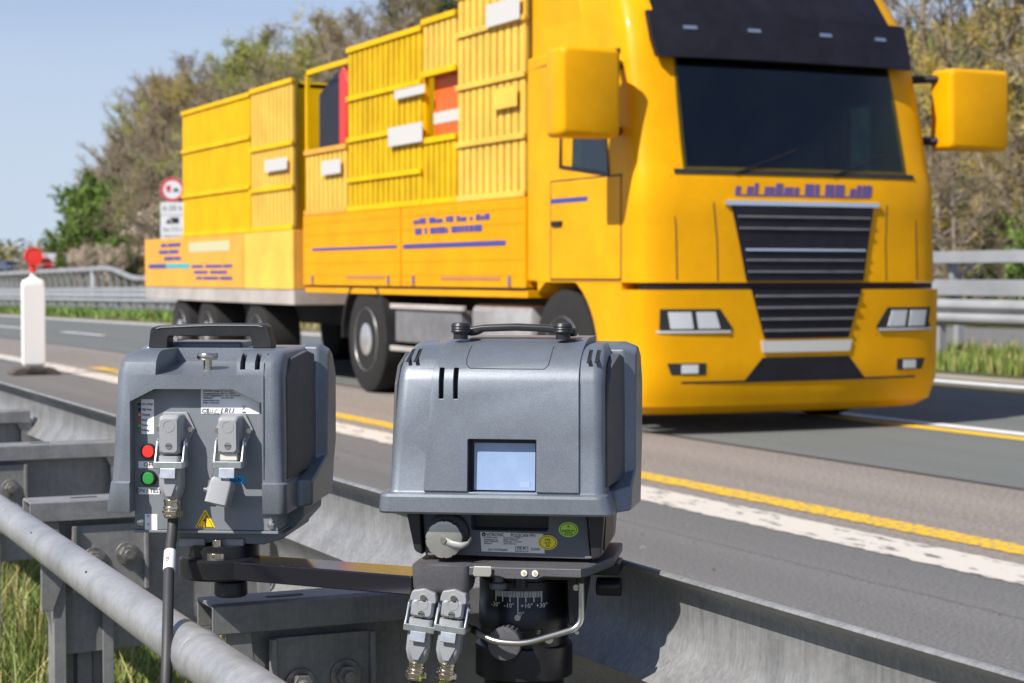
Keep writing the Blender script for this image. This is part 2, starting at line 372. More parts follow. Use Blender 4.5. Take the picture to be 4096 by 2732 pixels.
# ------------------------------------------------------------------ warning beacon
M_BEAC = mat('beacon_white', (.86, .86, .85), rough=.5, var=.04, vscale=20, bump=.04, bscale=60)
bk = empty('warning_beacon', (4.04, 21.06, 0), R(-2)); tag(bk, 'white road beacon with round red lamp standing on the shoulder', 'warning beacon')
g = G(); rings = []
for z, hx, hy in ((.085, .06, .02), (.10, .112, .04), (.13, .125, .045), (.16, .127, .045), (.97, .127, .045), (1.02, .124, .045), (1.045, .105, .04), (1.065, .06, .028), (1.085, .03, .022), (1.15, .02, .02)):
    rings.append([(x, y, z) for x, y in rrect(0, 0, hx, hy, min(hx, hy)*.55)])
g.loft(rings); g.build('panel', M_BEAC, bk, smooth=50)
g = G(); g.prism([(-.118, .14), (-.105, .12), (.105, .12), (.118, .14), (.118, .96), (.1, 1.0), (-.1, 1.0), (-.118, .96)], 'y', -.0485, -.044)
g.build('face_sheet', mat('beacon_sheet', (.88, .88, .87), rough=.4), bk, bevel=.004)
g = G(); g.prism([(-.26, 0), (.26, 0), (.26, .03), (.2, .075), (.09, .085), (.08, .1), (-.08, .1), (-.09, .085), (-.2, .075), (-.26, .03)], 'y', -.19, .19)
g.build('foot', mat('recycled_rubber', (.085, .072, .065), rough=.9, var=.35, vscale=30, bump=.6, bscale=60), bk, bevel=.012)
g = G(); g.box(-.1, .1, -.194, -.186, .022, .05); g.build('foot_grip', M_BLACK, bk)
M_LRED = mat('lamp_red', (.78, .03, .018), rough=.3, coat=.3)
lamp = G().lathe([(.04, 0), (.036, .06), (.03, .09), (.03, .11)], (0, 0, 1.135), 'z').build('lamp_socket', M_LRED, bk)
lm = G().lathe([(.070, .05), (.094, .045), (.097, .0), (.097, -.062), (.094, -.066), (.087, -.066), (.085, -.056)], (0, 0, 1.31), 'y', 32).build('lamp', M_LRED, bk)
G().lathe([(.0, -.0600), (.05, -.0598), (.080, -.0588), (.084, -.054), (.084, -.03)], (0, 0, 1.31), 'y', 32).build('lens', mat('lens_red', (.9, .035, .02), rough=.18, coat=.5), lm)
for sx in (-1, 1): G().cyl((sx*.075, -.062, 1.31 + .062), .006, .01, 'y', 10).build('screw', M_LRED, lm)

# ------------------------------------------------------------------ no-overtaking sign on the median
sg = empty('traffic_sign', (16.27, 61.0, zr(61)), R(-13)); tag(sg, 'round red ringed no overtaking sign for trucks with two white plates below', 'traffic sign')
zc = 3.93 - zr(61); M_SW = mat('sign_white', (.80, .80, .80), rough=.4); M_SR = mat('sign_red', (.66, .02, .03), rough=.4); M_SB = mat('sign_black', (.02, .02, .022), rough=.5)
M_POST = mat('sign_post', (.4, .41, .42), rough=.5, metal=.4)
for sx in (-.3, .3): G().cyl((sx*.55, .06, -.1), .03, zc+.4, 'z', 12).build('post', M_POST, sg)
d = G().cyl((0, -.01, zc), .40, .04, 'y', 48).build('disc', M_SW, sg)
G().lathe([(.392, 0), (.392, -.006), (.305, -.006), (.305, 0)], (0, -.01, zc), 'y', 48).build('red_ring', M_SR, d)
t = G(); t.prism([(-.2, zc-.03), (-.06, zc-.03), (-.06, zc+.13), (-.2, zc+.13)], 'y', -.018, -.01)
t.prism([(-.19, zc-.09), (-.15, zc-.09), (-.15, zc-.031), (-.19, zc-.031)], 'y', -.018, -.01); t.prism([(-.11, zc-.09), (-.07, zc-.09), (-.07, zc-.031), (-.11, zc-.031)], 'y', -.018, -.01)
t.build('truck_symbol', M_SR, d)
t = G(); t.prism([(.03, zc-.045), (.2, zc-.045), (.205, zc+.0), (.17, zc+.01), (.155, zc+.045), (.075, zc+.045), (.06, zc+.01), (.03, zc)], 'y', -.018, -.01)
t.prism([(.045, zc-.09), (.08, zc-.09), (.08, zc-.046), (.045, zc-.046)], 'y', -.018, -.01); t.prism([(.15, zc-.09), (.185, zc-.09), (.185, zc-.046), (.15, zc-.046)], 'y', -.018, -.01)
t.build('car_symbol', M_SB, d)
pl = G().prism(rrect(0, zc-.62, .39, .205, .03), 'y', -.01, .02).build('plate', M_SW, sg); text('lettering', '6-20 h', .25, M_SB, pl, (0, -.014, zc-.62), align='CENTER')
pl = G().prism(rrect(0, zc-1.28, .39, .43, .03), 'y', -.01, .02).build('plate', M_SW, sg)
t = G(); z0 = zc-1.10
t.prism([(-.2, z0), (-.05, z0), (-.05, z0+.05), (-.09, z0+.06), (-.105, z0+.12), (-.16, z0+.12), (-.175, z0+.06), (-.2, z0+.05)], 'y', -.018, -.01)
t.prism([(-.03, z0), (.2, z0), (.2, z0+.18), (-.09, z0+.18), (-.09, z0+.13), (-.03, z0+.12)], 'y', -.018, -.01)
for x in (-.165, -.085, .02, .14): t.cyl((x, -.018, z0-.005), .028, .008, 'y', 14)
t.build('motorhome_symbol', M_SB, pl); text('lettering', 'bis 7,5 t', .19, M_SB, pl, (0, -.014, zc-1.32), align='CENTER'); text('lettering', 'ausgenommen', .11, M_SB, pl, (0, -.014, zc-1.53), align='CENTER')

# ------------------------------------------------------------------ median barriers
def wbeam_prof(s=1):
    return [(.0, .31), (.005, .30), (.055*s, .275), (.07*s, .25), (.07*s, .215), (.055*s, .195), (.012*s, .168), (.0, .155), (.012*s, .142), (.055*s, .115), (.07*s, .095), (.07*s, .06), (.055*s, .035), (.005, .01), (.0, .0)]
def beam(g, x, prof, ys, zf, th=.004):
    loop = prof + [(p[0]+th, p[1]) for p in reversed(prof)]
    g.loft([[(x + p[0], y, zf(y) + p[1]) for p in loop] for y in ys])
YB = [10, 16, 22, 26, 30] + [34 + 4*i for i in range(20)]
mb = empty('crash_barrier', (14.5, 20, 0)); tag(mb, 'low single beam crash barrier in front of the taller one on the green median', 'crash barrier')
g = G(); beam(g, 0, [(-p[0], p[1]) for p in wbeam_prof()], [y-20 for y in YB], lambda y: zr(y+20)+.50); g.build('beam', M_GALVF, mb)
for i in range(60):
    y = 12 + 1.65*i; G().box(.0, .09, y-20-.05, y-20+.05, zr(y)-.1, zr(y)+.76).build('post', M_GALVF, mb)
g = G()
bb = empty('crash_barrier', (16.4, 20, 0)); tag(bb, 'tall double rail crash barrier with slanted struts along the median', 'crash barrier')
def ztop(y): return zr(y) + 1.27 + .42*sstep(66, 71, y)
sq = lambda hh, dd: [(-dd, 0), (-dd, hh), (-dd*.2, hh+.01), (0, hh-.02), (0, .02), (-dd*.2, -.01)]
def boxrail(g, ys, zf, hh, dd, x=0): g.loft([[(x + p[0], y-20, zf(y) + p[1]) for p in sq(hh, dd)] for y in ys])
YB2 = [10, 16, 22, 26, 30] + [34 + 4*i for i in range(8)] + [64, 65, 66, 67, 68, 69, 70, 71, 72, 74, 78] + [82 + 4*i for i in range(8)]
g = G(); boxrail(g, YB2, ztop, .15, .10); g.build('top_rail', M_GALVF, bb)
g = G(); boxrail(g, YB2, lambda y: zr(y)+.83, .20, .10); g.build('lower_rail', M_GALVF, bb)
yy = [12.1 + 2.9*i for i in range(18)] + [63.5 + 1.25*i for i in range(38)]
for y in yy:
    zt = ztop(y); zb = zr(y); g = G(); h2 = (zt - zb)*.5 + zb
    g.prism([(-.05+.18, zb-.1), (.05+.18, zb-.1), (.05+.18, h2-.05), (.10, zt+.05), (.0, zt+.05), (-.05+.18, h2-.1)], 'y', y-20-.05, y-20+.05)
    g.build('post', M_GALVF, bb)
    if y < 40:
        g = G(); g.tube([(.0, y-20-.55, zt-.02), (.1, y-20-.2, zt-.14), (.1, y-20, zt-.2)], .025, 6); g.build('brace', M_GALVF, bb)
g = G()
for y in [14.2 + 4*i for i in range(10)]:
    for dy in (-.09, .09):
        for dz in (.04, .11): g.cyl((-.118, y-20+dy, ztop(y)+dz), .011, .02, 'x', 8)
        for dz in (.05, .15): g.cyl((-.118, y-20+dy, zr(y)+.83+dz), .011, .02, 'x', 8)
g.build('rail_bolts', M_SB, bb)

# ------------------------------------------------------------------ median plants
def tufts(name, n, xr, yr, hr, wd, m, label, seed, dens=None, lean=.35, zoff=0., cat='grass'):
    rnd = random.Random(seed); g = G(); k = 0
    while k < n:
        x, y = rnd.uniform(*xr), rnd.uniform(*yr)
        if dens and rnd.random() > dens(x, y): continue
        k += 1; z = ground_z(x, y) + zoff; h = rnd.uniform(*hr); a = rnd.uniform(0, 2*pi); l = rnd.uniform(0, lean)*h; q = wd*rnd.uniform(.6, 1.3)
        t = rnd.uniform(0, 2*pi); dx, dy = q*cos(t), q*sin(t); lx, ly = l*cos(a), l*sin(a); b = len(g.v)
        g.v += [(x-dx, y-dy, z), (x+dx, y+dy, z), (x+lx*.35+dx*.8, y+ly*.35+dy*.8, z+h*.55), (x+lx*.35-dx*.8, y+ly*.35-dy*.8, z+h*.55), (x+lx, y+ly, z+h)]
        g.f += [(b, b+1, b+2, b+3), (b+3, b+2, b+4)]
    o = g.build(name, m, smooth=0); tag(o, label, cat, kind='stuff'); return o
M_GR1 = mat('grass_green', (.20, .27, .05), rough=.55, col2=(.10, .15, .03), vscale=6, detail=5)
M_GR2 = mat('grass_dry', (.40, .32, .13), rough=.7, col2=(.22, .20, .06), vscale=6)
M_GC = mat('groundcover', (.19, .30, .05), rough=.6, col2=(.09, .15, .03), vscale=3)
tufts('median_grass', 15000, (13.3, 16), (12, 34), (.08, .26), .012, M_GR1, 'green grass growing on the median under the barrier', 21)
tufts('median_dry_grass', 9000, (13.3, 17), (12, 60), (.08, .28), .011, M_GR2, 'dry straw coloured grass mixed into the median strip', 22)
tufts('ground_cover', 15000, (13.4, 14.7), (44, 78), (.08, .34), .045, M_GC, 'bright green ground cover plants spilling over the median kerb', 23,
      lambda x, y: (.75 + .5*sin(y*.9) + .35*sin(y*.37+1)) * (1 if x > 13.75 + .3*sin(y*.7) else .25), 1.0, cat='plants')

# ------------------------------------------------------------------ far vehicles and signs
def small_car(loc, rz, paint, label):
    c = empty('car', loc, rz); tag(c, label, 'car')
    prof = [(-2.1, .35), (-2.1, .75), (-1.95, .9), (-1.2, .98), (-.6, 1.42), (.7, 1.45), (1.55, 1.0), (2.05, .92), (2.12, .4)]
    g = G(); g.prism(prof, 'x', -.85, .85); g.build('body', paint, c, bevel=.08)
    g = G(); g.prism([(-1.12, 1.0), (-.58, 1.36), (.66, 1.38), (1.38, 1.0)], 'x', -.86, .86); g.build('window', mat('car_glass', (.03, .04, .05), rough=.1), c)
    g = G(); g.prism([(-.62, -1.19+2.15), (.62, .96), (.52, 1.36), (-.52, 1.36)], 'y', -1.17, -.7); g.build('windscreen', MATS['car_glass'], c)
    for x in (-.86, .66):
        for y in (-1.35, 1.35):
            wv = G().lathe([(.2, 0), (.32, .0), (.33, .1), (.32, .2), (.2, .2)], (x, y, .33), 'x', 18).build('wheel', M_BLACK, c)
            G().cyl((x-.01, y, .33), .19, .22, 'x', 14).build('rim', M_STEEL, wv)
    for x in (-.62, .62): G().box(x-.14, x+.14, -2.13, -2.08, .62, .76).build('headlight', M_SW, c)
    return c
small_car((42.1, 234.5, ground_z(42.1, 234.5)), R(8), mat('car_blue', (.03, .05, .12), rough=.3, coat=.6), 'dark blue car far off at the left edge of the road')
small_car((37.9, 193.5, ground_z(37.9, 193.5)), R(8), mat('car_red', (.45, .03, .03), rough=.3, coat=.6), 'small red car driving below the distant white sign board')
z0 = ground_z(40.2, 202.3)
fs = empty('sign_trailer', (40.2, 202.3, z0), R(-12)); tag(fs, 'distant white roadworks sign board with red triangle on a trailer', 'sign trailer')
G().box(-1.1, 1.1, -.05, .05, 2.6-z0, 3.45-z0).build('board', mat('far_white', (.62, .66, .72), rough=.6), fs)
tr = G(); tr.prism([(-.5, 2.65-z0), (.35, 2.65-z0), (-.07, 3.4-z0)], 'y', -.08, -.051); tr = tr.build('triangle', M_SR, fs)
G().prism([(-.27, 2.74-z0), (.13, 2.74-z0), (-.07, 3.14-z0)], 'y', -.095, -.081).build('triangle_field', M_SW, tr)
G().box(-1.5, .5, -.02, 1.4, .45, 2.45-z0).build('lower_body', mat('trailer_white', (.7, .7, .68), rough=.6), fs)
for x in (-.9, .35): G().box(x-.06, x+.06, -.0+.05, .15, 0, 2.6-z0).build('leg', M_SW, fs)
for x in (-1.5, .32): G().lathe([(.1, 0), (.33, 0), (.33, .18), (.1, .18)], (x, .9, .33), 'x', 16).build('wheel', M_BLACK, fs)
dl = empty('delineator', (24.55, 110.1, zr(110))); tag(dl, 'small white delineator post showing above the far barrier', 'delineator')
zz = 1.62 - zr(110)
G().prism([(-.07, 0), (.07, 0), (.07, zz-.05), (.0, zz), (-.07, zz-.05)], 'y', -.05, .05).build('post', M_SW, dl)
G().box(-.075, .075, -.056, -.051, zz-.28, zz-.14).build('band', M_SB, dl)
# ------------------------------------------------------------------ near guard rail
gr = empty('guard_rail', (1.25, 2.6, 0)); tag(gr, 'galvanised steel guard rail with tube, spacer brackets and posts behind the cameras', 'guard rail')
def rl(x): return x - 1.25
prof = [(.0, .310), (-.003, .3085), (-.0045, .306), (-.003, .3035), (.006, .2995), (.027, .289), (.034, .276), (.035, .225), (.030, .200), (.004, .168), (-.006, .155), (.004, .142), (.030, .112), (.035, .088), (.034, .050), (.022, .02), (.004, .008), (-.004, .0)]
g = G(); ysn = [-3, -1, .5, 1.2] + [1.6+.4*i for i in range(24)] + [12, 16, 22, 30, 45, 70]
beam(g, 0, prof, [y-2.6 for y in ysn], lambda y: zr(y+2.6)+.392, .005); g.build('rail_beam', M_GALVR, gr, smooth=50)
tub = lambda y: (rl(.66 + .0357*(y-2.2)), y-2.6, .606 - .0138*(y-2.2))
g = G(); g.tube([(*tub(y),) for y in (.2, 1, 2, 2.6, 3.2, 4, 5, 6.5, 8.5)], .0325, 28); tb = g.build('tube_rail', M_GALVB, gr)
for y in (2.36, 4.02):
    g = G(); q_ = tub(y); g.lathe([(.0322, 0), (.0345, .004), (.0345, .03), (.0322, .034)], q_, 'y', 28); g.build('coupling', M_GALVB, tb)
for y in (3.05, 3.62, 5.2): q_ = tub(y); G().cyl((q_[0]-.025, q_[1], q_[2]+.0195), .0045, .008, 'x', 12).build('drain_hole', M_INK, tb)
def spacer(y):
    s = G(); w_ = .04; y -= 2.6
    # inverted channel carrying the beam
    pr = [(-w_, -.044), (-w_, -.004), (-w_+.006, 0), (w_-.006, 0), (w_, -.004), (w_, -.044), (w_-.004, -.044), (w_-.004, -.006), (-w_+.004, -.006), (-w_+.004, -.044)]
    s.loft([[(x, y+p[0], .632+p[1]) for p in pr] for x in (rl(.742), rl(1.0), rl(1.255))])
    o = s.build('spacer', M_GALV, gr, bevel=.0015)
    h = G()
    for x in (.86, 1.03): h.prism(rrect(rl(x), y-.008, .028, .007, .0065), 'z', .6308, .6328)
    h.build('slot', M_INK, o)
    p = G(); p.prism([(rl(.80), .30), (rl(.78), .40), (rl(.80), .585), (rl(1.27), .585), (rl(1.27), .42), (rl(1.10), .31)], 'y', y-.004, y+.004); p.build('web_plate', M_GALV, o, bevel=.001)
    q = G(); q.prism([(rl(.765), .605), (rl(.80), .60), (rl(.815), .47), (rl(.79), .40), (rl(.765), .40)], 'y', y-.034, y-.026); q.build('end_ear', M_GALV, o, bevel=.002)
    c = G(); c.box(rl(.83), rl(.99), y-.030, y-.025, .435, .575); c.box(rl(.982), rl(.99), y-.042, y-.0305, .435, .575); c.box(rl(.83), rl(.838), y-.042, y-.0305, .435, .575); c.build('clip_plate', M_GALV, o, bevel=.0015)
    for x, z in ((.875, .505), (.945, .512)):
        b = G(); b.cyl((rl(x), y-.036, z), .024, .006, 'y', 24); b.cyl((rl(x), y-.049, z), .0175, .013, 'y', 6); b.cyl((rl(x), y-.060, z), .010, .012, 'y', 16); b.build('bolt', M_BOLT, o, bevel=.001)
    e = G(); e.prism([(rl(1.19), .62), (rl(1.262), .6), (rl(1.262), .40), (rl(1.235), .40), (rl(1.225), .56)], 'y', y-.03, y-.024); e.build('rail_bracket', M_GALV, o, bevel=.001)
    for z in (.47, .545):
        b = G(); b.cyl((rl(1.2), y+.01, z), .006, .06, 'x', 12); b.cyl((rl(1.19), y+.01, z), .014, .014, 'x', 6); b.build('bolt', M_BOLT, o)
    return o
def post(y):
    y -= 2.6; t = .005
    c = [(.76, -.028), (.785, -.028), (.785, -.028+t), (.76+t, -.028+t), (.76+t, .03), (.812, .03), (.818, .018), (.848, .018), (.854, .03), (.885-t, .03), (.885-t, -.028+t), (.862, -.028+t), (.862, -.028), (.885, -.028), (.885, .03+t), (.851, .03+t), (.845, .018+t), (.821, .018+t), (.815, .03+t), (.76, .03+t)]
    g = G(); g.prism([(rl(a)+.032, y+b) for a, b in c], 'z', -.4, .475); return g.build('post', M_GALV, gr, bevel=.0012)
def low_stay(y):
    y -= 2.6
    g = G(); g.tube([(rl(.80), y-.02, .385), (rl(1.02), y-.02, .375), (rl(1.25), y-.02, .40)], .011, 10); g.build('stay_rod', M_GALV, gr)
for i in range(8):
    y = 2.62 + 1.343*i; spacer(y); post(y)
    if i < 4: low_stay(y + .08)

# ------------------------------------------------------------------ verge grass by the rail
tufts('verge_grass', 15000, (.55, 1.5), (3.2, 10.5), (.06, .24), .0034, M_GR1, 'fresh green grass under the guard rail by the posts', 31, None, .7)
tufts('verge_dry_grass', 5000, (.55, 1.5), (3.2, 10.5), (.06, .30), .0028, M_GR2, 'dry yellow blades among the green grass under the rail', 32, None, .8)
def dead_weed(x, y, h, seed, label):
    rnd = random.Random(seed); o = empty('dead_weed', (x, y, 0)); tag(o, label, 'weed')
    g = G(); q = G()
    for s in range(5):
        a = rnd.uniform(0, 6.28); tip = Vector((.07*cos(a), .07*sin(a), h*rnd.uniform(.75, 1)))
        g.tube([(0, 0, 0), tip*.5 + Vector((.01, 0, .03)), tip], [.0028, .002, .001], 5)
        for k in range(9):
            t = rnd.uniform(.35, 1); b = tip*t; e = b + Vector((rnd.uniform(-.05, .05), rnd.uniform(-.05, .05), rnd.uniform(.02, .07)))
            g.tube([b, e], [.0013, .0008], 4); q.cyl(tuple(e), .004, .006, 'z', 5)
    M_W = mat('dead_stem', (.07, .055, .04), rough=.9); g.build('stem', M_W, o); q.build('seed_head', M_W, o)
dead_weed(1.42, 4.55, .36, 5, 'dry dark weed stalk growing at the asphalt edge below the flash unit')
# ------------------------------------------------------------------ measuring devices (local frames: x right, y away, z up, origin at the base)
O_CAM = Vector((1.1055, 2.3278, .7191)); RZ_CAM = R(-33.2)
O_FL = Vector((.7758, 2.6273, .7226)); RZ_FL = R(-30.2)
def ring(z, x0, x1, y0, y1, r, n=5):
    return [(x, y, z) for x, y in rrect((x0+x1)/2, (y0+y1)/2, (x1-x0)/2, (y1-y0)/2, [.012, .012, r, r], n)]

# ---- shared industrial connector, built in a frame: x right, z up, -y out of the mounting face, origin at the top of the socket
def socket(parent, M, hz, wd=.0345, dp=.043, latch=True, flange=True, insert=False):
    g = G(); g.M = M; rings = []
    for y, q in ((0, 0), (-dp*.6, .0), (-dp*.88, .001), (-dp, .006)):
        rings.append([(x, y, z) for x, z in rrect(0, -hz/2 - q*.1, wd/2-q*.5, hz/2-q*.8, .005)])
    g.loft(rings); o = g.build('socket_housing', M_CONN, parent, smooth=40)
    g = G(); g.M = M; g.cyl((0, -dp-.0008, -hz*.76), .0048, .003, 'y', 16); g.build('screw', M_STEEL, o)
    g = G(); g.M = M; g.box(-.004, .004, -dp-.0012, -dp-.0009, -hz*.76-.0006, -hz*.76+.0006); g.build('screw_slot', M_INK, o)
    g = G(); g.M = M; g.lathe([(.0085, 0), (.0085, -.0008), (.007, -.0008), (.007, 0)], (0, -dp+.0004, -hz*.27), 'y', 20); g.build('embossed_ring', M_CONN, o)
    if flange:
        g = G(); g.M = M; g.prism([(-.026, -.023), (-.016, .002), (.017, .002), (.028, -.021), (.017, -.044), (-.016, -.044)], 'y', -.0042, -.0005)
        f = g.build('flange', M_CONN, parent, bevel=.001)
        for x in (-.0215, .0225):
            g = G(); g.M = M; g.cyl((x, -.0085, -.022), .0038, .0045, 'y', 14); g.build('screw', M_BRASS, f)
    if insert:
        g = G(); g.M = M; g.box(-wd/2+.003, wd/2-.003, -dp+.005, -.004, -hz-.0085, -hz+.001); g.build('socket_insert', mat('insert_ivory', (.62, .6, .54), rough=.5), parent, bevel=.001)
    if latch:
        zt = -hz - .0085; a = wd/2 + .0028; g = G(); g.M = M
        u = [(-a-.002, -dp-.0055), (a+.002, -dp-.0055), (a+.0035, -dp-.003), (a+.0035, -.012), (a, -.012), (a, -dp-.001), (-a, -dp-.001), (-a, -.012), (-a-.0035, -.012), (-a-.0035, -dp-.003)]
        g.prism(u, 'z', zt-.0095, zt); l = g.build('latch', M_ZINC, parent, bevel=.0009)
        for sx in (-1, 1):
            g = G(); g.M = M; x0, x1 = sorted((sx*(a+.0004), sx*(a+.0031)))
            g.prism([(-.012, zt-.004), (-dp-.002, zt-.004), (-dp+.005, zt+.010), (-.027, zt+.027), (-.019, zt+.031), (-.012, zt+.025), (-.016, zt+.012)], 'x', x0, x1); g.build('latch_arm', M_ZINC, l, bevel=.0008)
            g = G(); g.M = M; g.cyl((sx*(a+.0012) - (.002 if sx < 0 else 0), -.021, zt+.022), .0042, .004, 'x', 12); g.build('pivot', M_ZINC, l)
        g = G(); g.M = M; g.prism([(-dp-.0062, zt-.009), (-dp-.0085, zt-.0225), (-dp-.007, zt-.0232), (-dp-.0046, zt-.009)], 'x', -.0108, .0108)
        g.build('latch_tab', mat('tab_zinc', (.55, .57, .59), rough=.32, metal=.7, var=.15, vscale=80), l, bevel=.0006)
    return o
def plug(parent, M, hz, wd=.0345, dp=.043, ln=.052, cable_mat=M_RUBBER):
    """cable hood below the socket, its gland and cable start; returns the gland's lower end"""
    z0 = -hz - .0012; g = G(); g.M = M; rings = []
    for z, q, yf in ((0, 0, -dp), (-.005, -.0004, -dp-.0003), (-ln*.70, -.0002, -dp-.0002), (-ln*.90, .0028, -dp+.004), (-ln, .0055, -dp+.0075)):
        rings.append([(x, y, z0+z) for x, y in rrect(0, (yf-.002)/2, wd/2-q, (-.002-yf)/2, .0055)])
    g.loft(rings); h = g.build('plug_hood', M_CONN, parent, smooth=40)
    # chamfered tongue on the front of the hood
    g = G(); g.M = M; g.prism([(-wd*.40, z0-.026), (wd*.40, z0-.026), (wd*.40, z0-ln*.55), (.004, z0-ln*.9), (-.004, z0-ln*.9), (-wd*.40, z0-ln*.55)], 'y', -dp-.0016, -dp+.012); g.build('hood_tongue', M_CONN, h, bevel=.001)
    yc = -dp*.52; zg = z0-ln
    g = G(); g.M = M; g.lathe([(.0125, .001), (.0125, -.003), (.0118, -.0035), (.0118, -.0085), (.013, -.009), (.0132, -.012), (.0118, -.0125), (.0118, -.0145)], (0, yc, zg), 'z', 24)
    g.lathe([(.0152, -.0145), (.0152, -.0215), (.013, -.0245), (.009, -.0258)], (0, yc, zg), 'z', 6)
    gl = g.build('gland', M_BRASS, parent, bevel=.0006)
    g = G(); g.M = M; g.lathe([(.0131, -.0202), (.0145, -.0215), (.0128, -.0245), (.0092, -.0262)], (0, yc, zg), 'z', 24); g.build('gland_cap', M_BRASS, gl)
    return M @ Vector((0, yc, zg-.024))

# ================= speed camera =================
U = 1/1745.0
cx = lambda p: (p-1165)*U
cz = lambda p: (1297-p)*U
sc = empty('speed_camera', O_CAM, RZ_CAM); tag(sc, 'grey box speed camera with display screen and round metal cap on a black head', 'speed camera')
g = G(); rs = []
for z, x0, x1, y0, r in ((cz(1181), 864, 1407, -.128, .016), (cz(1176), 863, 1408, -.130, .016), (cz(1142), 866, 1396, -.130, .016), (cz(1136), 868, 1394, -.127, .016), (cz(1133), 882, 1390, -.119, .015), (cz(1128), 885, 1388, -.118, .015),
        (cz(1000), 894, 1386, -.113, .015), (cz(876), 904, 1384, -.108, .015), (cz(850), 907, 1383, -.101, .015), (cz(826), 911, 1381, -.086, .015), (cz(808), 919, 1376, -.062, .015), (cz(799), 930, 1368, -.034, .015), (cz(796), 942, 1358, -.006, .015)):
    rs.append(ring(z, cx(x0), cx(x1), y0, .125, r, 7))
g.loft(rs); hood = g.build('housing', M_HOOD, sc)
g = G(); rs = []
for z, x0, x1, y0 in ((cz(1129), 969, 1330, -.1215), (cz(1000), 978, 1329, -.1165), (cz(876), 986, 1328, -.1115), (cz(850), 988, 1328, -.1045), (cz(826), 990, 1328, -.0895), (cz(806), 993, 1329, -.065), (cz(792), 998, 1330, -.034), (cz(784), 1003, 1330, .002), (cz(782), 1006, 1329, .03)):
    rs.append([(cx(x1), .11, z), (cx(x0), .11, z), (cx(x0), y0, z), (cx(x1), y0, z)])
g.loft(rs); face = g.build('front_panel', M_HOOD, sc)
slots = [(1003.5, 1014, 846, 917), (1037, 1047.5, 846, 917)]
def win(x0, x1, y0, y1, ya, yb, r=.002):
    c = G(); c.prism(rrect(cx((x0+x1)/2), cz((y0+y1)/2), (x1-x0)/2*U, (y1-y0)/2*U, r), 'y', ya, yb); return c
def vent(x0, x1, dx):
    c = G(); a = [(x, y, z) for x in (cx(x0), cx(x1)) for y, z in ((-.14, .262), (-.088, .268), (-.052, .2805), (-.052, .31), (-.14, .31))]
    a = [(p[0] + dx*(p[1]+.09)*.5, p[1], p[2]) for p in a]; c.loft([a[:5], a[5:]]); return c
vents = [(921, 930, -.0), (939, 948, -.0), (1343, 1352, .0), (1361, 1370, .0)]
cut(hood, [win(1072, 1231, 1009, 1131, -.2, -.096)] + [win(*s, -.2, -.088, .001) for s in slots] + [vent(*v_) for v_ in vents]); finish(hood, .0012)
cut(face, [win(1072, 1231, 1009, 1140, -.2, -.09)] + [win(*s, -.2, -.08, .001) for s in slots]); finish(face, .0016)
# fine groove of the service lid on the sloping top
def topy(z):
    pts = [(cz(1129), -.1215), (cz(1000), -.1165), (cz(876), -.1115), (cz(850), -.1045), (cz(826), -.0895), (cz(806), -.065), (cz(792), -.034)]
    for (z0, y0), (z1, y1) in zip(pts, pts[1:]):
        if z0 <= z <= z1: return y0 + (y1-y0)*(z-z0)/(z1-z0)
    return pts[-1][1]
g = G(); lid = [(1063, 799), (1062, 825), (1064, 838), (1073, 847), (1150, 848), (1246, 848), (1254, 840), (1257, 828), (1258, 799)]
pts = []
for (a, b), (c, d) in zip(lid, lid[1:]):
    for t in range(6): pts.append((a+(c-a)*t/6, b+(d-b)*t/6))
pts.append(lid[-1]); g.tube([(cx(a), topy(cz(b)) - .0002, cz(b)) for a, b in pts], .00065, 6); g.build('lid_groove', mat('groove', (.03, .035, .045), rough=.6), sc)
for s in slots:
    v_ = G(); v_.prism([(cx(s[0]-1), cz(s[3]+1)), (cx(s[1]+1), cz(s[3]+1)), (cx(s[1]+1), cz(s[2]-1)), (cx(s[0]-1), cz(s[2]-1))], 'y', -.0925, -.089); v_ = v_.build('vent_slot', M_BLACK, sc)
    G().box(cx(s[0]), cx(s[1]), -.0936, -.0927, cz(900), cz(872)).build('indicator', M_SLOTGR, v_)
for v_ in vents:
    c = G(); c.loft([[(cx(x), y, z) for y, z in ((-.10, .2655), (-.1, .2672), (-.088, .2686), (-.0525, .2811), (-.0525, .279))] for x in (v_[0]+.4, v_[1]-.4)]); c.build('vent_slot', M_INK, sc)  # black insert paints the shade on the floor of each vent
g = win(1074, 1229, 1011, 1130, -.1, -.0962); fr = g.build('screen_frame', M_BLACKM, sc, bevel=.0008)
g = G(); g.loft([[(cx(a), y, cz(b)) for a, b, y in ((1083, 1128, -.1065+d), (1226, 1128, -.1065+d), (1226, 1019, -.1015+d), (1083, 1019, -.1015+d))] for d in (0, .004)]); s_ = g.build('screen', M_SCREEN, fr, bevel=.0005)
g = G(); g.box(cx(1191), cx(1214), -.1064, -.1061, cz(1121), cz(1108)); g.build('screen_key', mat('screen_pale', (.36, .45, .62), rough=.3), s_)
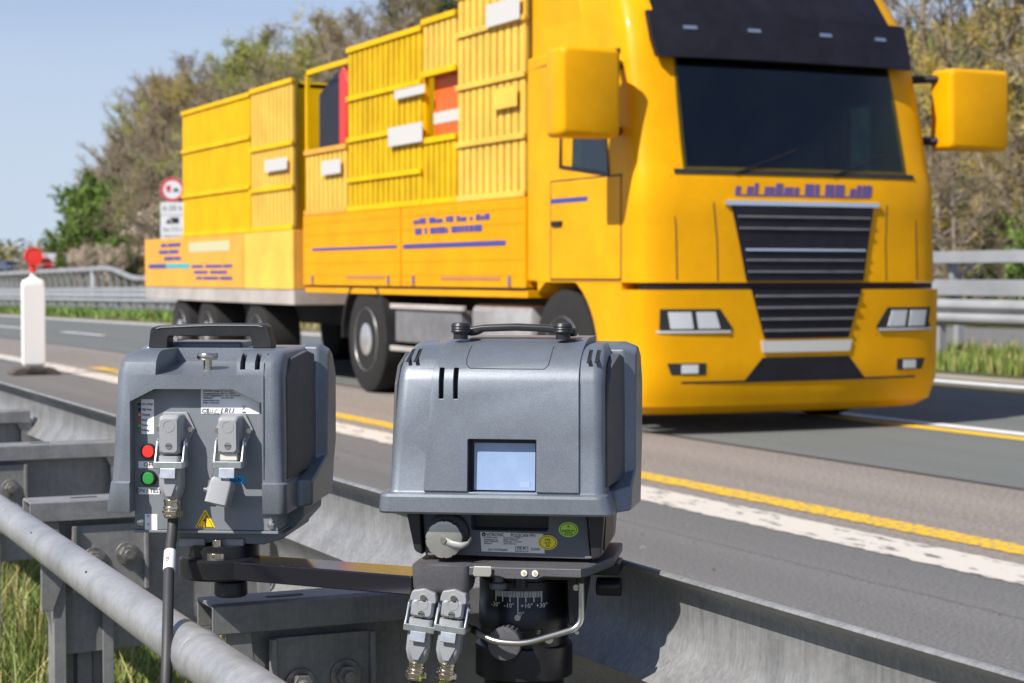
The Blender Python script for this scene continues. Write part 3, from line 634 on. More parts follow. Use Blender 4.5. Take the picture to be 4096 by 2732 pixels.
# sides: recessed dark panel and raised rear shell
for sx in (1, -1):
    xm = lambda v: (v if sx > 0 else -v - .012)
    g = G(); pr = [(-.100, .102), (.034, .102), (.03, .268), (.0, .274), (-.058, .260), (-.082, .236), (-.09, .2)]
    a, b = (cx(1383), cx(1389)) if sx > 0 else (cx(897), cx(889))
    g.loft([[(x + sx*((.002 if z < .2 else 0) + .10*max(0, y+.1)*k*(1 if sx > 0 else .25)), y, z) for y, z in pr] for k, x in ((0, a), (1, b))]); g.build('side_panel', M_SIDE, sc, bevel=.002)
    g = G(); outer = [(.045, .274), (.036, .112), (-.03, .097), (-.05, .066), (.13, .056), (.142, .10), (.158, .15), (.158, .23), (.125, .270), (.085, .281)]
    inner = [(.035, .279), (.022, .108), (-.06, .094), (-.06, .064), (.135, .053), (.147, .10), (.165, .15), (.165, .236), (.13, .278), (.085, .288)]
    x0, x1 = ((.110, .1575) if sx > 0 else (-.125, -.163))
    xs = [x0, x0 + (x1-x0)*.62, x1]
    g.loft([[(xs[0], *p) for p in inner], [(xs[1], *p) for p in inner], [(xs[2], *p) for p in outer]]); g.build('rear_shell', M_HOOD, sc, bevel=.0035, seg=3)
# carry handle with two clamp knobs
g = G(); hp = [(cx(1060), cz(776)), (cx(1066), cz(757)), (cx(1100), cz(751)), (cx(1178), cz(748)), (cx(1260), cz(751)), (cx(1296), cz(756)), (cx(1324), cz(758)), (cx(1327), cz(778)), (cx(1303), cz(778)), (cx(1290), cz(773)), (cx(1250), cz(767)), (cx(1178), cz(765)), (cx(1100), cz(768)), (cx(1082), cz(778))]
g.prism(hp, 'y', -.012, .022); g.build('handle', M_BLACK, sc, bevel=.004, seg=3)
for p in (1054, 1299):
    g = G(); g.lathe([(.010, 0), (.010, .008), (.0125, .009), (.0132, .011), (.0125, .0128), (.0132, .0145), (.0125, .0162), (.0132, .018), (.0125, .0195), (.011, .022), (.006, .0225)], (cx(p), -.028, cz(784)), 'z', 20); g.build('clamp_knob', M_BLACK, sc)
# lower housing under the hood
g = G(); g.prism([(cx(953), cz(1176)), (cx(960), cz(1287)), (cx(1350), cz(1291)), (cx(1340), cz(1176))], 'y', -.080, .118); lo = g.build('lower_housing', M_PANEL_SHADED, sc)
c = G(); c.prism(rrect(cx(1160), cz(1204), 91*U, 23*U, .004), 'y', -.2, -.048); cut(lo, [c]); finish(lo, .0015)
g = G(); g.prism(rrect(cx(1160), cz(1204), 91*U-.0002, 23*U-.0002, .004), 'y', -.052, -.0485); g.build('grip_recess', M_BLACK, sc)
g = G(); g.prism([(cx(917), cz(1177)), (cx(951), cz(1177)), (cx(958), cz(1286)), (cx(938), cz(1276))], 'y', -.092, .12); g.build('side_guard', M_BLACK, sc, bevel=.003)
g = G(); g.prism([(cx(1342), cz(1177)), (cx(1384), cz(1177)), (cx(1376), cz(1284)), (cx(1354), cz(1290))], 'y', -.092, .13); sg2 = g.build('side_guard', M_BLACK, sc, bevel=.003)
g = G()
for i in range(13):
    y = -.07 + .0105*i; g.loft([[(cx(1385), y+d, cz(1190)), (cx(1378)+.002, y+d, cz(1272)), (cx(1372), y+d, cz(1272)), (cx(1379), y+d, cz(1190))] for d in (0, .005)])
g.build('cooling_ribs', M_BLACKM, sc)
for x in (968, 1338): G().box(cx(x), cx(x+17), -.109, -.1045, cz(1287), cz(1282)).build('foot_clip', M_STEEL, sc)
# screw cap of the service port
cp = (cx(1013), -.105, cz(1245))
g = G(); g.lathe([(.0, 0), (.0285, 0), (.0285, -.012), (.024, -.014)], (cx(1016), -.103, cz(1236)), 'y', 32); po = g.build('port_ring', M_BLACK, sc)
g = G(); n = 96; rings = []
for y, k in ((-.112, .0245), (-.114, .0257), (-.128, .0257), (-.1305, .0245), (-.131, .020), (-.131, .004)):
    rings.append([(cp[0] + (k - (.0014*max(0, cos(12*2*pi*i/n))**6 if k > .022 else 0))*cos(2*pi*i/n), y, cp[2] + (k - (.0014*max(0, cos(12*2*pi*i/n))**6 if k > .022 else 0))*sin(2*pi*i/n)) for i in range(n)])
g.loft(rings); cap = g.build('screw_cap', M_CAPM, sc)
g = G(); g.cyl((cp[0], -.1345, cp[2]), .0042, .004, 'y', 6); g.cyl((cp[0], -.1325, cp[2]), .0055, .002, 'y', 16); g.build('cap_screw', M_STEEL, cap)
g = G(); g.loft([[(cp[0]+x, -.1322-d, cp[2]+z+h) for h in (-.0045+.0015*(i > 2), .0045-.0015*(i > 2))] for i, (x, z, d) in enumerate(((.0, 0, 0), (.012, -.005, .003), (.024, -.007, .006), (.033, -.004, .003), (.037, .002, -.008)))], closed=False, cap0=False, cap1=False)
st = g.build('cap_strap', mat('strap_clear', (.33, .33, .31), rough=.25, spec=.6), cap); md = st.modifiers.new('thick', 'SOLIDIFY'); md.thickness = .0008
# type plate and inspection stickers
g = G(); g.loft([[(cx(a), y, cz(b)) for a, b in ((1094, 1277), (1243, 1279), (1239, 1233), (1091, 1231))] for y in (-.1042, -.1048)]); tp = g.build('type_plate', M_LABELM, sc)
Z = -.1051
G().cyl((cx(1099.5), -.1052, cz(1237)), .0028, .0004, 'y', 20).build('emblem', M_INK, tp)
G().prism([(cx(1097), cz(1235.5)), (cx(1099.5), cz(1240)), (cx(1102), cz(1235.5)), (cx(1099.5), cz(1237.5))], 'y', -.1055, -.1053).build('emblem_mark', M_LABELM, tp)
text('lettering', 'VITRONIC', .0062, M_INK, tp, (cx(1106), Z, cz(1237.5)), sx=.84); text('lettering', 'POLISCAN FM1', .0062, M_INK, tp, (cx(1163), Z, cz(1238)), sx=.82)
text('lettering', 'VITRONIC GmbH\nHasengartenstr. 14\n65189 WIESBADEN\nGERMANY', .0028, M_INKG, tp, (cx(1100), Z, cz(1251)), line=.95, sx=.85)
text('lettering', 'Seriennummer  873303\nBaujahr  2022-05-05\nVersorgung  12 V / 60 W\nMade in Germany', .0028, M_INKG, tp, (cx(1146), Z, cz(1251)), line=.95, sx=.85)
text('lettering', 'DE-17-M-PTB-0033', .0042, M_INK, tp, (cx(1110), Z, cz(1273)), sx=.78)
text('lettering', 'DE-M', .0062, M_INK, tp, (cx(1178), Z, cz(1269.5)), sx=.8); text('lettering', '22 0109', .0052, M_INK, tp, (cx(1210), Z, cz(1270)), sx=.72)
g = G()
for a, b, c, d in ((1174, 1204, 1264, 1265), (1174, 1204, 1275, 1276), (1174, 1175, 1265, 1275), (1203, 1204, 1265, 1275)): g.box(cx(a), cx(b), -.1052, -.1049, cz(d), cz(c))
g.build('plate_frame', M_INK, tp)
def sticker(x, y, rx, ry, m, lines):
    o = G(); o.loft([[(cx(x)+rx*U*cos(2*pi*i/40), yy, cz(y)+ry*U*sin(2*pi*i/40)) for i in range(40)] for yy in (-.1053, -.1046)]); o = o.build('sticker', m, sc)
    r_ = G(); k = 40
    r_.loft([[(cx(x)+s*rx*U*cos(2*pi*i/k), -.1055, cz(y)+s*ry*U*sin(2*pi*i/k)) for i in range(k)] for s in (.86, .80)], cap0=False, cap1=False); r_.build('sticker_ring', M_INK, o)
    for body, size, dy in lines: text('lettering', body, size, M_INK, o, (cx(x), -.1056, cz(y+dy)), align='CENTER')
    return o
s1 = sticker(1298.5, 1222, 23, 17.5, M_GSTK, [('geeicht bis', .0042, 2), ('2025', .0058, 9), ('E', .005, -7)]); s1['label'] = 'bright green round sticker'
s2 = sticker(1250, 1253, 22.5, 17, M_YSTK, [('PTB', .004, -6), ('D-M', .0042, 1), ('24', .005, 8)]); s2['label'] = 'yellow round sticker'

for o_ in list(sc.children):
    if o_.name.split('.')[0] in ('foot_clip', 'port_ring', 'screw_cap', 'type_plate', 'sticker'): o_.location.y += .024

for o_ in list(sc.children):
    if o_.name.split('.')[0] in ('handle', 'clamp_knob'): o_.location.x -= .014

# ================= swivel head under the camera =================
th = empty('swivel_head', (O_CAM.x, O_CAM.y, 0), RZ_CAM); tag(th, 'black swivel head with degree scale and steel bail under the speed camera', 'swivel head')
B = O_CAM.z
bz = lambda p: B + cz(p)
g = G(); g.prism([(cx(944), -.122), (cx(1010), -.128), (cx(1330), -.128), (cx(1352), -.108), (cx(1396), -.02), (cx(1396), .12), (cx(944), .12)], 'z', B-.0145, B-.0015); g.build('base_plate', M_CAST, th, bevel=.0025)
g = G(); g.prism([(cx(1150), bz(1321)), (cx(1165), bz(1326)), (cx(1235), bz(1326)), (cx(1250), bz(1319)), (cx(1338), bz(1320)), (cx(1338), bz(1300)), (cx(1135), bz(1300)), (cx(1135), bz(1319))], 'y', -.1315, -.127); g.build('front_bar', M_CAST, th, bevel=.0012)
rings = [[(x, y, z) for x, y in rrect(cx(1012), -.100, 67*U-q, .034-q, .009)] for z, q in ((bz(1299), .0), (bz(1302), 0), (bz(1350), .001), (bz(1362), .003), (bz(1365), .006))]
g = G(); g.loft(rings); g.build('connector_box', M_CAST, th, smooth=45)
g = G(); g.prism([(cx(1092), bz(1297)), (cx(1133), bz(1297)), (cx(1132), bz(1315)), (cx(1129), bz(1321)), (cx(1092), bz(1321)), (cx(1089), bz(1316))], 'y', -.1365, -.1318); g.build('lock_clip', mat('clip_metal', (.55, .53, .49), rough=.35, metal=.6), th, bevel=.0012)
for p in (1206.5, 1231.8):
    l = G().cyl((cx(p), -.1335, bz(1311.5)), 7.2*U, .0022, 'y', 24).build('indicator_light', mat('led_rim', (.7, .75, .77), rough=.35), th); G().cyl((cx(p), -.1342, bz(1311.5)), 3.6*U, .0012, 'y', 16).build('lens', mat('led_orange', (.75, .40, .10), rough=.3), l)
g = G(); g.lathe([(.007, .0), (.007, -.010), (.0115, -.012), (.0122, -.0135), (.0122, -.0185), (.0105, -.020)], (cx(1140), -.105, bz(1322)), 'z', 24); g.build('adjust_knob', M_CAST, th)
g = G(); g.lathe([(.010, 0), (.010, -.02)], (cx(1187), -.09, bz(1322)), 'z', 16); g.build('spigot', M_BLACKM, th)
px, py = .006, .0
g = G(); g.lathe([(.05, 0), (.058, 0), (.058, -.018), (.0615, -.019), (.0615, -.052), (.0622, -.053), (.0622, -.082), (.0605, -.083), (.0605, -.108), (.066, -.110), (.067, -.114), (.067, -.152), (.062, -.155)], (px, py, B-.0145), 'z', 64); col_ = g.build('rotary_body', M_BLACKM, th)
def on_cyl(a, r, z): return (px + r*sin(R(a)), py - r*cos(R(a)), z)
zt = bz(1375); tk = G()
for a in range(-30, 31, 2):
    L_ = .0145 if a % 10 == 0 else (.008 if a % 10 else .011)
    if a == 0: L_ = .033
    w_ = .00045 if a % 10 else .0006
    c0 = on_cyl(a, .06235, 0); tx, ty = cos(R(a)), sin(R(a)); nx, ny = sin(R(a)), -cos(R(a)); ps = []
    for zz in (zt, zt-L_):
        ps.append([(c0[0]+s*w_*tx+d*nx, c0[1]+s*w_*ty+d*ny, zz) for s, d in ((-1, -.0005), (1, -.0005), (1, .0003), (-1, .0003))])
    tk.loft(ps)
tk.build('scale_ticks', M_TICK, col_)
for a, s in ((-30, '-30°'), (-11, '-10°'), (11, '+10°'), (30, '+30°')):
    t = text('lettering', s, .0088, M_TICK, col_, on_cyl(a, .0628, zt-.0195), (pi/2, 0, R(a)), 'CENTER')
text('lettering', '0°', .0088, M_TICK, col_, on_cyl(4.5, .0628, zt-.031), (pi/2, 0, R(4.5)), 'CENTER')
G().cyl((px, -.066, bz(1436)), .0042, .006, 'y', 16).build('index_pin', M_STEEL, col_)
kn = G().lathe([(.021, 0), (.0228, -.002), (.0228, -.026), (.0215, -.0285), (.017, -.029)], (cx(1150), -.062, bz(1491)), 'y', 36).build('clamp_knob', M_CAST, th)
g = G()
for i in range(24):
    a = 2*pi*i/24; g.box(cx(1150)+.0228*cos(a)-.0007, cx(1150)+.0228*cos(a)+.0007, -.087, -.066, bz(1491)+.0228*sin(a)-.0007, bz(1491)+.0228*sin(a)+.0007)
g.build('knurl', M_BLACKM, kn)
def arc(pts, r_, n=6):
    out = [Vector(pts[0])]
    for a, b, c in zip(pts, pts[1:], pts[2:]):
        a, b, c = map(Vector, (a, b, c)); u = (a-b).normalized(); v = (c-b).normalized(); p = b+u*r_; q = b+v*r_
        for i in range(n+1):
            t = i/n; out.append(p*(1-t)**2 + b*2*t*(1-t) + q*t*t)
    out.append(Vector(pts[-1])); return out
pts = [(cx(1330), -.09, bz(1330)), (cx(1330), -.09, bz(1446)), (cx(1203), -.112, bz(1481)), (cx(1130), -.112, bz(1478)), (cx(1066), -.09, bz(1452))]
bl = G().tube(arc(pts, .016), .0042, 16).build('bail', M_STEEL, th)
G().tube([(cx(1330), -.09, bz(1322)), (cx(1330), -.09, bz(1343))], .0068, 14).build('bail_socket', M_BLACKM, bl)
G().tube([(cx(1089), -.0988, bz(1461)), (cx(1078), -.0945, bz(1457))], .0055, 14).build('bail_sleeve', M_BLACKM, bl)
for a, b, r in ((1314, 1361, .0042), (1250, 1484, .006), (1316, 1466, .003)): G().cyl((cx(a), -.068, bz(b)), r, .008, 'y', 16).build('screw', M_STEEL, th)
g = G(); g.prism([(cx(1292), bz(1322)), (cx(1335), bz(1322)), (cx(1335), bz(1345)), (cx(1318), bz(1450)), (cx(1296), bz(1450))], 'y', -.066, .03); g.build('side_bracket', M_BLACKM, th, bevel=.002)
g = G(); g.prism([(cx(1085), bz(1322)), (cx(1335), bz(1322)), (cx(1322), bz(1340)), (cx(1100), bz(1340))], 'y', -.085, .06); g.build('top_bracket', M_BLACKM, th, bevel=.002)
g = G(); g.cyl((cx(1345), .03, bz(1385)), .013, .035, 'x', 24); g.box(cx(1335), cx(1405), .0, .06, bz(1350), bz(1321)); g.build('tilt_drive', M_BLACKM, th, bevel=.002)
g = G(); g.lathe([(.05, 0), (.055, -.004), (.055, -.06), (.04, -.07), (.04, -.12)], (px, py, B-.169), 'z', 40); g.build('lower_collar', M_BLACKM, th)
for i in range(3):
    a = R(80 + 120*i); g = G(); g.tube([(px+.035*cos(a), py+.035*sin(a), B-.25), (px+.16*cos(a), py+.16*sin(a), .02)], [.018, .014], 12)
    lg = g.build('leg', M_BLACKM, th); G().lathe([(.02, 0), (.02, .03)], (px+.163*cos(a), py+.163*sin(a), -.02), 'z', 12).build('foot', M_RUBBER, lg)
# two sockets under the connector box with their cables
def rot_to(x, y, z, tilt): return Matrix.Translation((x, y, z)) @ Matrix.Rotation(tilt, 4, 'Y')
for i, (x, m, nm, lb) in enumerate(((975, M_RUBBER, 'black cable', 'black cable with grey plug, left one below the speed camera'), (1045.5, M_GREENCAB, 'green cable', 'bright green cable with grey plug, right one below the speed camera'))):
    Mx = rot_to(cx(x), -.108, bz(1372), R(7.0))
    Mx = Mx @ Matrix.Scale(.94, 4)
    socket(th, Mx, .029, wd=.0325, dp=.036, flange=False)
    g = G(); g.M = Mx; g.prism([(-.0185, .0), (-.0165, .008), (-.0, .013), (.0165, .008), (.0185, .0), (.0185, -.006), (-.0185, -.006)], 'y', -.034, -.002); s_ = g.build('socket_cap', M_CONN, th, bevel=.0015)
    g = G(); g.M = Mx; g.cyl((0, -.0375, .001), .0042, .004, 'y', 16); g.build('screw', M_BRASS, s_)
    cb = empty('cable', (O_CAM.x, O_CAM.y, 0), RZ_CAM); tag(cb, lb, 'cable')
    e = plug(cb, Mx, .029, wd=.0325, dp=.036, ln=.064)
    g = G(); g.tube([e + Vector((0, 0, .006)), e + Vector((-.004, 0, -.03)), e + Vector((-.010, .0, -.15)), e + Vector((-.01+.02*i, .02, -.3)), e + Vector((.0+.06*i, .12, -.46)), e + Vector((.02+.1*i, .3, -.53))], .0072, 14); g.build('cable_sheath', m, cb)

# ================= flash unit =================
V = 1/1658.0
fx = lambda p: (p-470)*V
fz = lambda p: (1258-p)*V
fu = empty('flash_unit', O_FL, RZ_FL); tag(fu, 'grey flash unit box with red and green buttons, labels and plugs on its back panel', 'flash unit')
g = G(); rs = []
for z, a, b, y, r in ((fz(1178), 239, 661, -.124, .012), (fz(1174), 238, 662, -.125, .012), (fz(1110), 248, 661, -.125, .012), (fz(1106), 250, 655, -.121, .012), (fz(1025), 253, 654, -.12, .018), (fz(860), 262, 650, -.118, .016), (fz(832), 267, 648, -.114, .016), (fz(816), 275, 645, -.104, .016), (fz(809), 286, 640, -.092, .016), (fz(806), 296, 634, -.08, .016)):
    rs.append(ring(z, fx(a), fx(b), y, .125, r, 7))
g.loft(rs); fh = g.build('housing', M_HOOD, fu)
ap = G(); ap.prism([(fx(297), fz(1300)), (fx(296), fz(922)), (fx(353), fz(893)), (fx(537), fz(893)), (fx(603), fz(924)), (fx(609), fz(1300))], 'y', -.2, -.094)
tp_ = G(); tp_.loft([[(x, y, z) for y, z in ((-.2, fz(862)), (-.118, fz(861)), (.0, fz(838)), (.006, .33), (-.2, .33))] for x in (fx(356), fx(545))])
sl = [(553, 565), (587, 599)]
scut = [G().prism([(fx(a), fz(848)), (fx(b), fz(848)), (fx(b), fz(790)), (fx(a), fz(790))], 'y', -.2, -.095) for a, b in sl]
cut(fh, [ap, tp_] + scut); finish(fh, .0022, 3)
for a, b in sl: G().box(fx(a+.5), fx(b-.5), -.0965, -.0955, fz(847), fz(816)).build('vent_slot', M_INK, fu)
# raised seams of the front wings and the top ridge
for a0, a1 in ((609.5, 609),):
    g = G(); g.tube([(fx(a0), -.1206, fz(1100)), (fx((a0*3+a1)/4), -.1204, fz(1025)), (fx(a1+ (a0-a1)*.3), -.1185, fz(870)), (fx(a1 + (a0-a1)*.2), -.1147, fz(835)), (fx(a1 + (a0-a1)*.2 + 4), -.1, fz(812))], .0008, 6); g.build('seam', MATS['groove'], fu)
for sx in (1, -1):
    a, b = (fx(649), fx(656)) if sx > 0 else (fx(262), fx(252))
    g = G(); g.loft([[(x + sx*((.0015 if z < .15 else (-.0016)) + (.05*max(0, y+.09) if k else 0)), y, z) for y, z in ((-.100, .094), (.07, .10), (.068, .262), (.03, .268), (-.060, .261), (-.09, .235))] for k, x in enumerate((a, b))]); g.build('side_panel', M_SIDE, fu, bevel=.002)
    inner = [(.078, .272), (.060, .108), (.0, .094), (-.05, .088), (-.05, .049), (.12, .049), (.135, .10), (.152, .13), (.152, .235), (.125, .268), (.10, .277)]
    outer = [(.088, .262), (.072, .114), (.012, .098), (-.04, .085), (-.04, .052), (.114, .052), (.128, .10), (.145, .13), (.145, .23), (.118, .260), (.10, .268)]
    x0, x1 = (.098, .1365) if sx > 0 else (-.115, -.152)
    xs = [x0, x0+(x1-x0)*.6, x1]; g = G(); g.loft([[(xs[0], *p) for p in inner], [(xs[1], *p) for p in inner], [(xs[2], *p) for p in outer]]); g.build('rear_shell', M_HOOD, fu, bevel=.0035, seg=3)
g = G(); g.box(fx(372), fx(548), .03, .118, .268, fz(793)); g.build('top_ridge', M_HOOD, fu, bevel=.004)
g = G(); hp = [(334, 806), (335, 796), (339, 763), (345, 755), (357, 752), (480, 747.5), (606, 747.5), (618, 749), (625, 755), (634, 790), (634, 806), (588, 806), (583, 780), (578, 777), (386, 777.5), (382, 781), (380, 806)]
g.prism([(fx(a), fz(b)) for a, b in hp], 'y', -.008, .024); h_ = g.build('handle', M_BLACK, fu, bevel=.0035, seg=3)
g = G(); g.tube([(fx(354), -.0085, fz(760)), (fx(366), -.0085, fz(757)), (fx(480), -.0085, fz(752)), (fx(600), -.0085, fz(752)), (fx(612), -.0085, fz(755))], .0011, 6); g.build('handle_seam', M_INKG, h_)
g = G(); g.lathe([(.006, .0), (.006, .014), (.0135, .0145), (.0148, .017), (.0148, .021), (.0135, .0235), (.006, .024)], (fx(470), -.07, fz(853)), 'z', 28); g.build('thumb_screw', M_BRASS, fu)
# inner body with the connector panel
g = G(); g.box(fx(295), fx(633), -.0975, .112, fz(1222), fz(888)); pn = g.build('connector_panel', M_PANEL, fu, bevel=.001)
g = G(); g.box(fx(293), fx(635), -.101, .10, fz(1229), fz(1222.6)); g.build('panel_rail', M_PANEL, fu, bevel=.001)
g = G(); g.prism([(fx(355), fz(1230)), (fx(357), fz(1257)), (fx(590), fz(1260)), (fx(640), fz(1244)), (fx(645), fz(1230))], 'y', -.075, .10); g.build('under_body', M_PANEL, fu, bevel=.003)
g = G(); g.box(fx(392), fx(453), -.08, -.05, fz(1265), fz(1246)); g.box(fx(489), fx(545), -.08, -.05, fz(1265), fz(1246)); g.build('mount_block', M_CONN, fu, bevel=.001)
g = G(); g.prism([(fx(570), fz(1172)), (fx(668), fz(1172)), (fx(668), fz(1205)), (fx(625), fz(1252)), (fx(570), fz(1252))], 'y', -.02, .115); g.build('rear_body', M_PANEL, fu, bevel=.003)
Y0 = -.0975
for a, b in ((310, 1206), (618, 1208)):
    s_ = G().lathe([(.0055, 0), (.0055, -.002), (.004, -.0035), (.001, -.004)], (fx(a), Y0, fz(b)), 'y', 18).build('screw', M_STEEL, fu)
def lbl(name, x0, x1, y0, y1, m, ya=-.0980, par=fu, r=.001):
    return G().prism(rrect(fx((x0+x1)/2), fz((y0+y1)/2), (x1-x0)/2*V, (y1-y0)/2*V, r), 'y', ya, Y0-.00005).build(name, m, par)
T = -.0983
l = lbl('status_label', 322, 352, 917, 998, M_WHITE)
for s, y in zip(('Low voltage', 'High temp.', 'Charging', 'Ready', 'Power', 'Polarity'), (928, 940.5, 953, 965, 977, 989)):
    text('lettering', s, .0046, M_INK, l, (fx(323.5), T, fz(y)), sx=.7)
for y, m in ((929, M_BLACK), (941.5, M_BLACK), (953, M_AMBER), (965, M_RED), (978, mat('led_green', (.25, .5, .03), rough=.3)), (990, mat('led_dull', (.15, .22, .12), rough=.3))):
    G().lathe([(.0021, 0), (.0021, -.002), (.0012, -.0032)], (fx(317.5), Y0, fz(y)), 'y', 12).build('led', m, fu)
for y, m, nm in ((1038, M_RED, 'red push button'), (1100, M_GREEN, 'green push button')):
    b = G().lathe([(.0113, 0), (.0113, -.004), (.0098, -.006), (.0088, -.006), (.0088, -.001)], (fx(340), Y0, fz(y)), 'y', 32).build('push_button', M_BLACK, fu); b['label'] = nm
    G().lathe([(.0087, 0), (.0087, -.0062), (.0078, -.0075), (.002, -.0077)], (fx(340), Y0, fz(y)), 'y', 32).build('button_cap', m, b)
l = lbl('button_label', 314, 364, 1061, 1077, M_WHITE); text('lettering', 'OFF', .0085, M_INK, l, (fx(339), T, fz(1069)), align='CENTER')
l = lbl('button_label', 314, 364, 1122, 1138, M_WHITE); text('lettering', 'ON / TEST', .0083, M_INK, l, (fx(338.5), T, fz(1130)), align='CENTER', sx=.98)
# white rating label, its corner hidden by the hood
l = lbl('rating_label', 463, 600, 886, 950, M_WHITE)
text('lettering', 'VITRONIC GmbH\nHasengartenstraße 14\n65189 WIESBADEN\nGERMANY\nwww.vitronic.com\nMade in Germany', .0035, M_INK, l, (fx(468), T, fz(911)), line=.92, sx=.9)
text('lettering', 'RC-125-1413\nSer-Nr: 7786571\nPO: YRC12022.08.00\nSub-CPU: 003', .0035, M_INKG, l, (fx(510), T, fz(905)), line=.92, sx=.9)
text('lettering', 'CE', .0092, M_INK, l, (fx(465), T, fz(944)), sx=.95); text('lettering', 'LRU', .0105, M_INK, l, (fx(508), T, fz(943.5)), shear=.25)
g = G(); g.box(fx(480), fx(491), T-.0002, T+.0002, fz(948), fz(947)); g.box(fx(480), fx(481), T-.0002, T+.0002, fz(947), fz(940)); g.box(fx(490), fx(491), T-.0002, T+.0002, fz(947), fz(940)); g.box(fx(485.2), fx(485.8), T-.0002, T+.0002, fz(947), fz(940)); g.build('manual_symbol', M_INKG, l)
def tri_ring(x, y, s, t, m, par, name, ya=T):
    o_ = [(0, s), (-s*.9, -s*.6), (s*.9, -s*.6)]; i_ = [(a*t, b*t - 0) for a, b in o_]; g = G()
    for k in range(3):
        a, b = o_[k], o_[(k+1) % 3]; c, d = i_[(k+1) % 3], i_[k]; g.prism([(fx(x+p[0]), fz(y-p[1])) for p in (a, b, c, d)], 'y', ya-.0002, ya+.0002)
    return g.build(name, m, par)
tri_ring(499.5, 945, 7, .82, M_INKG, l, 'caution_symbol')
g = G()
for a in ((560, 941, 568, 930), (568, 941, 560, 930)): g.tube([(fx(a[0]), T, fz(a[1])), (fx(a[2]), T, fz(a[3]))], .00028, 4)
g.box(fx(560), fx(568), T-.0002, T+.0002, fz(946.5), fz(944.5)); g.build('bin_symbol', M_INK, l)
# blue label behind the right plug, bottom sticker and warning triangle
l = lbl('blue_label', 522, 566, 1093, 1111, M_BLUE); text('lettering', 'flash', .0095, M_INK, l, (fx(556), T, fz(1102)), align='RIGHT')
l = lbl('seal_sticker', 328.5, 358, 1184, 1224, M_WHITE, -.0979)
for y in (1189, 1208): G().lathe([(.0016, 0), (.0016, -.0003), (.001, -.0003), (.001, 0)], (fx(337), T+.0002, fz(y)), 'y', 16).build('blue_ring', mat('ink_blue', (.05, .1, .5), rough=.5), l)
w_ = G().prism([(fx(471.5), fz(1172.5)), (fx(474), fz(1174)), (fx(494), fz(1212)), (fx(493), fz(1215)), (fx(449.5), fz(1215)), (fx(448.5), fz(1212)), (fx(469), fz(1174))], 'y', -.0981, -.09755).build('warning_triangle', M_WARN, fu)
tri_ring(471.2, 1200, 22.5, .9, M_INK, w_, 'triangle_border', -.0984)
G().prism([(fx(a), fz(b)) for a, b in ((474.5, 1186), (466, 1199), (471, 1198.5), (470, 1210), (467.8, 1208), (471.5, 1212.5), (473.6, 1207.2), (472, 1208.6), (474.5, 1195.6), (469.5, 1196.5), (476.5, 1187))], 'y', -.0986, -.0982).build('lightning_symbol', M_INK, w_)
# the two panel sockets
ML = Matrix.Translation((fx(394), Y0, fz(951))); MR = Matrix.Translation((fx(531), Y0, fz(953)))
socket(fu, ML, fz(950)-fz(1042), wd=.0295, dp=.038, insert=False); socket(fu, MR, fz(952)-fz(1040), wd=.0295, dp=.038, insert=True)
cbk = empty('cable', O_FL, RZ_FL); tag(cbk, 'thick black cable with white sleeve plugged into the flash unit', 'cable')
e = plug(cbk, ML, .0555, wd=.0295, dp=.038, ln=.062)
pth = [e + Vector((0, 0, .006)), e + Vector((0, 0, -.012)), Vector((-0.0392, -0.1591, -0.0140)), Vector((-0.0259, -0.2149, -0.0638)), Vector((-0.0161, -0.2558, -0.1083)), Vector((-0.0095, -0.2876, -0.1703)), Vector((-0.0049, -0.3111, -0.2780)), Vector((-0.0130, -0.2880, -0.4566)), Vector((-.03, -.02, -.70))]
def smooth_path(p, n=8):
    out = []
    for i in range(len(p)-1):
        p0, p1, p2, p3 = p[max(i-1, 0)], p[i], p[i+1], p[min(i+2, len(p)-1)]
        for k in range(n):
            t = k/n; out.append(.5*((2*p1) + (p2-p0)*t + (2*p0-5*p1+4*p2-p3)*t*t + (3*p1-p0-3*p2+p3)*t**3))
    out.append(p[-1]); return out
sp = smooth_path(pth); g = G(); g.tube(sp, .0074, 18); sh = g.build('cable_sheath', M_RUBBER, cbk)
seg_ = [p for p in sp if e.z-.085 < p.z < e.z-.04]; z1, z2 = e.z-.042, e.z-.074
g = G(); q0 = min(sp, key=lambda p: abs(p.z-z1)); q1 = min(sp, key=lambda p: abs(p.z-z2)); q1 = q0 + (q1-q0).normalized()*.033
g.tube([q0, q0*.5+q1*.5, q1], .0083, 18); sl_ = g.build('marker_sleeve', M_WHITE, cbk)
mid = q0*.5 + q1*.5; dv_ = (q0-q1).normalized(); n_ = (Vector((0, -1, 0)) + dv_*dv_.y).normalized()
text('lettering', 'XB-2', .0072, M_INKG, sl_, mid + n_*.0088, Matrix((dv_, n_.cross(dv_), n_)).transposed().to_euler(), 'CENTER')
# tethered dust cap
dc = Matrix.Translation((fx(511), Y0-.03, fz(1128))) @ Matrix.Rotation(R(12), 4, 'Y') @ Matrix.Rotation(R(-14), 4, 'X')
g = G(); g.M = dc; g.loft([[(x, y, z) for x, y in rrect(0, 0, a, .017, .004)] for z, a in ((-.0175, .0158), (.010, .0155), (.016, .0145), (.0178, .012))]); d_ = g.build('dust_cap', M_CONN, fu, smooth=40)
g = G(); g.M = dc; g.cyl((-.0195, -.004, -.001), .0042, .005, 'x', 12); g.cyl((-.023, -.004, -.001), .0028, .005, 'x', 10); g.build('tether_screw', M_STEEL, d_)
g = G(); g.tube(smooth_path([Vector((fx(484), Y0-.030, fz(1112))), Vector((fx(488), Y0-.022, fz(1090))), Vector((fx(495), Y0-.014, fz(1060))), Vector((fx(503), Y0-.01, fz(1040)))]), .0007, 5); g.build('tether', M_STEEL, d_)
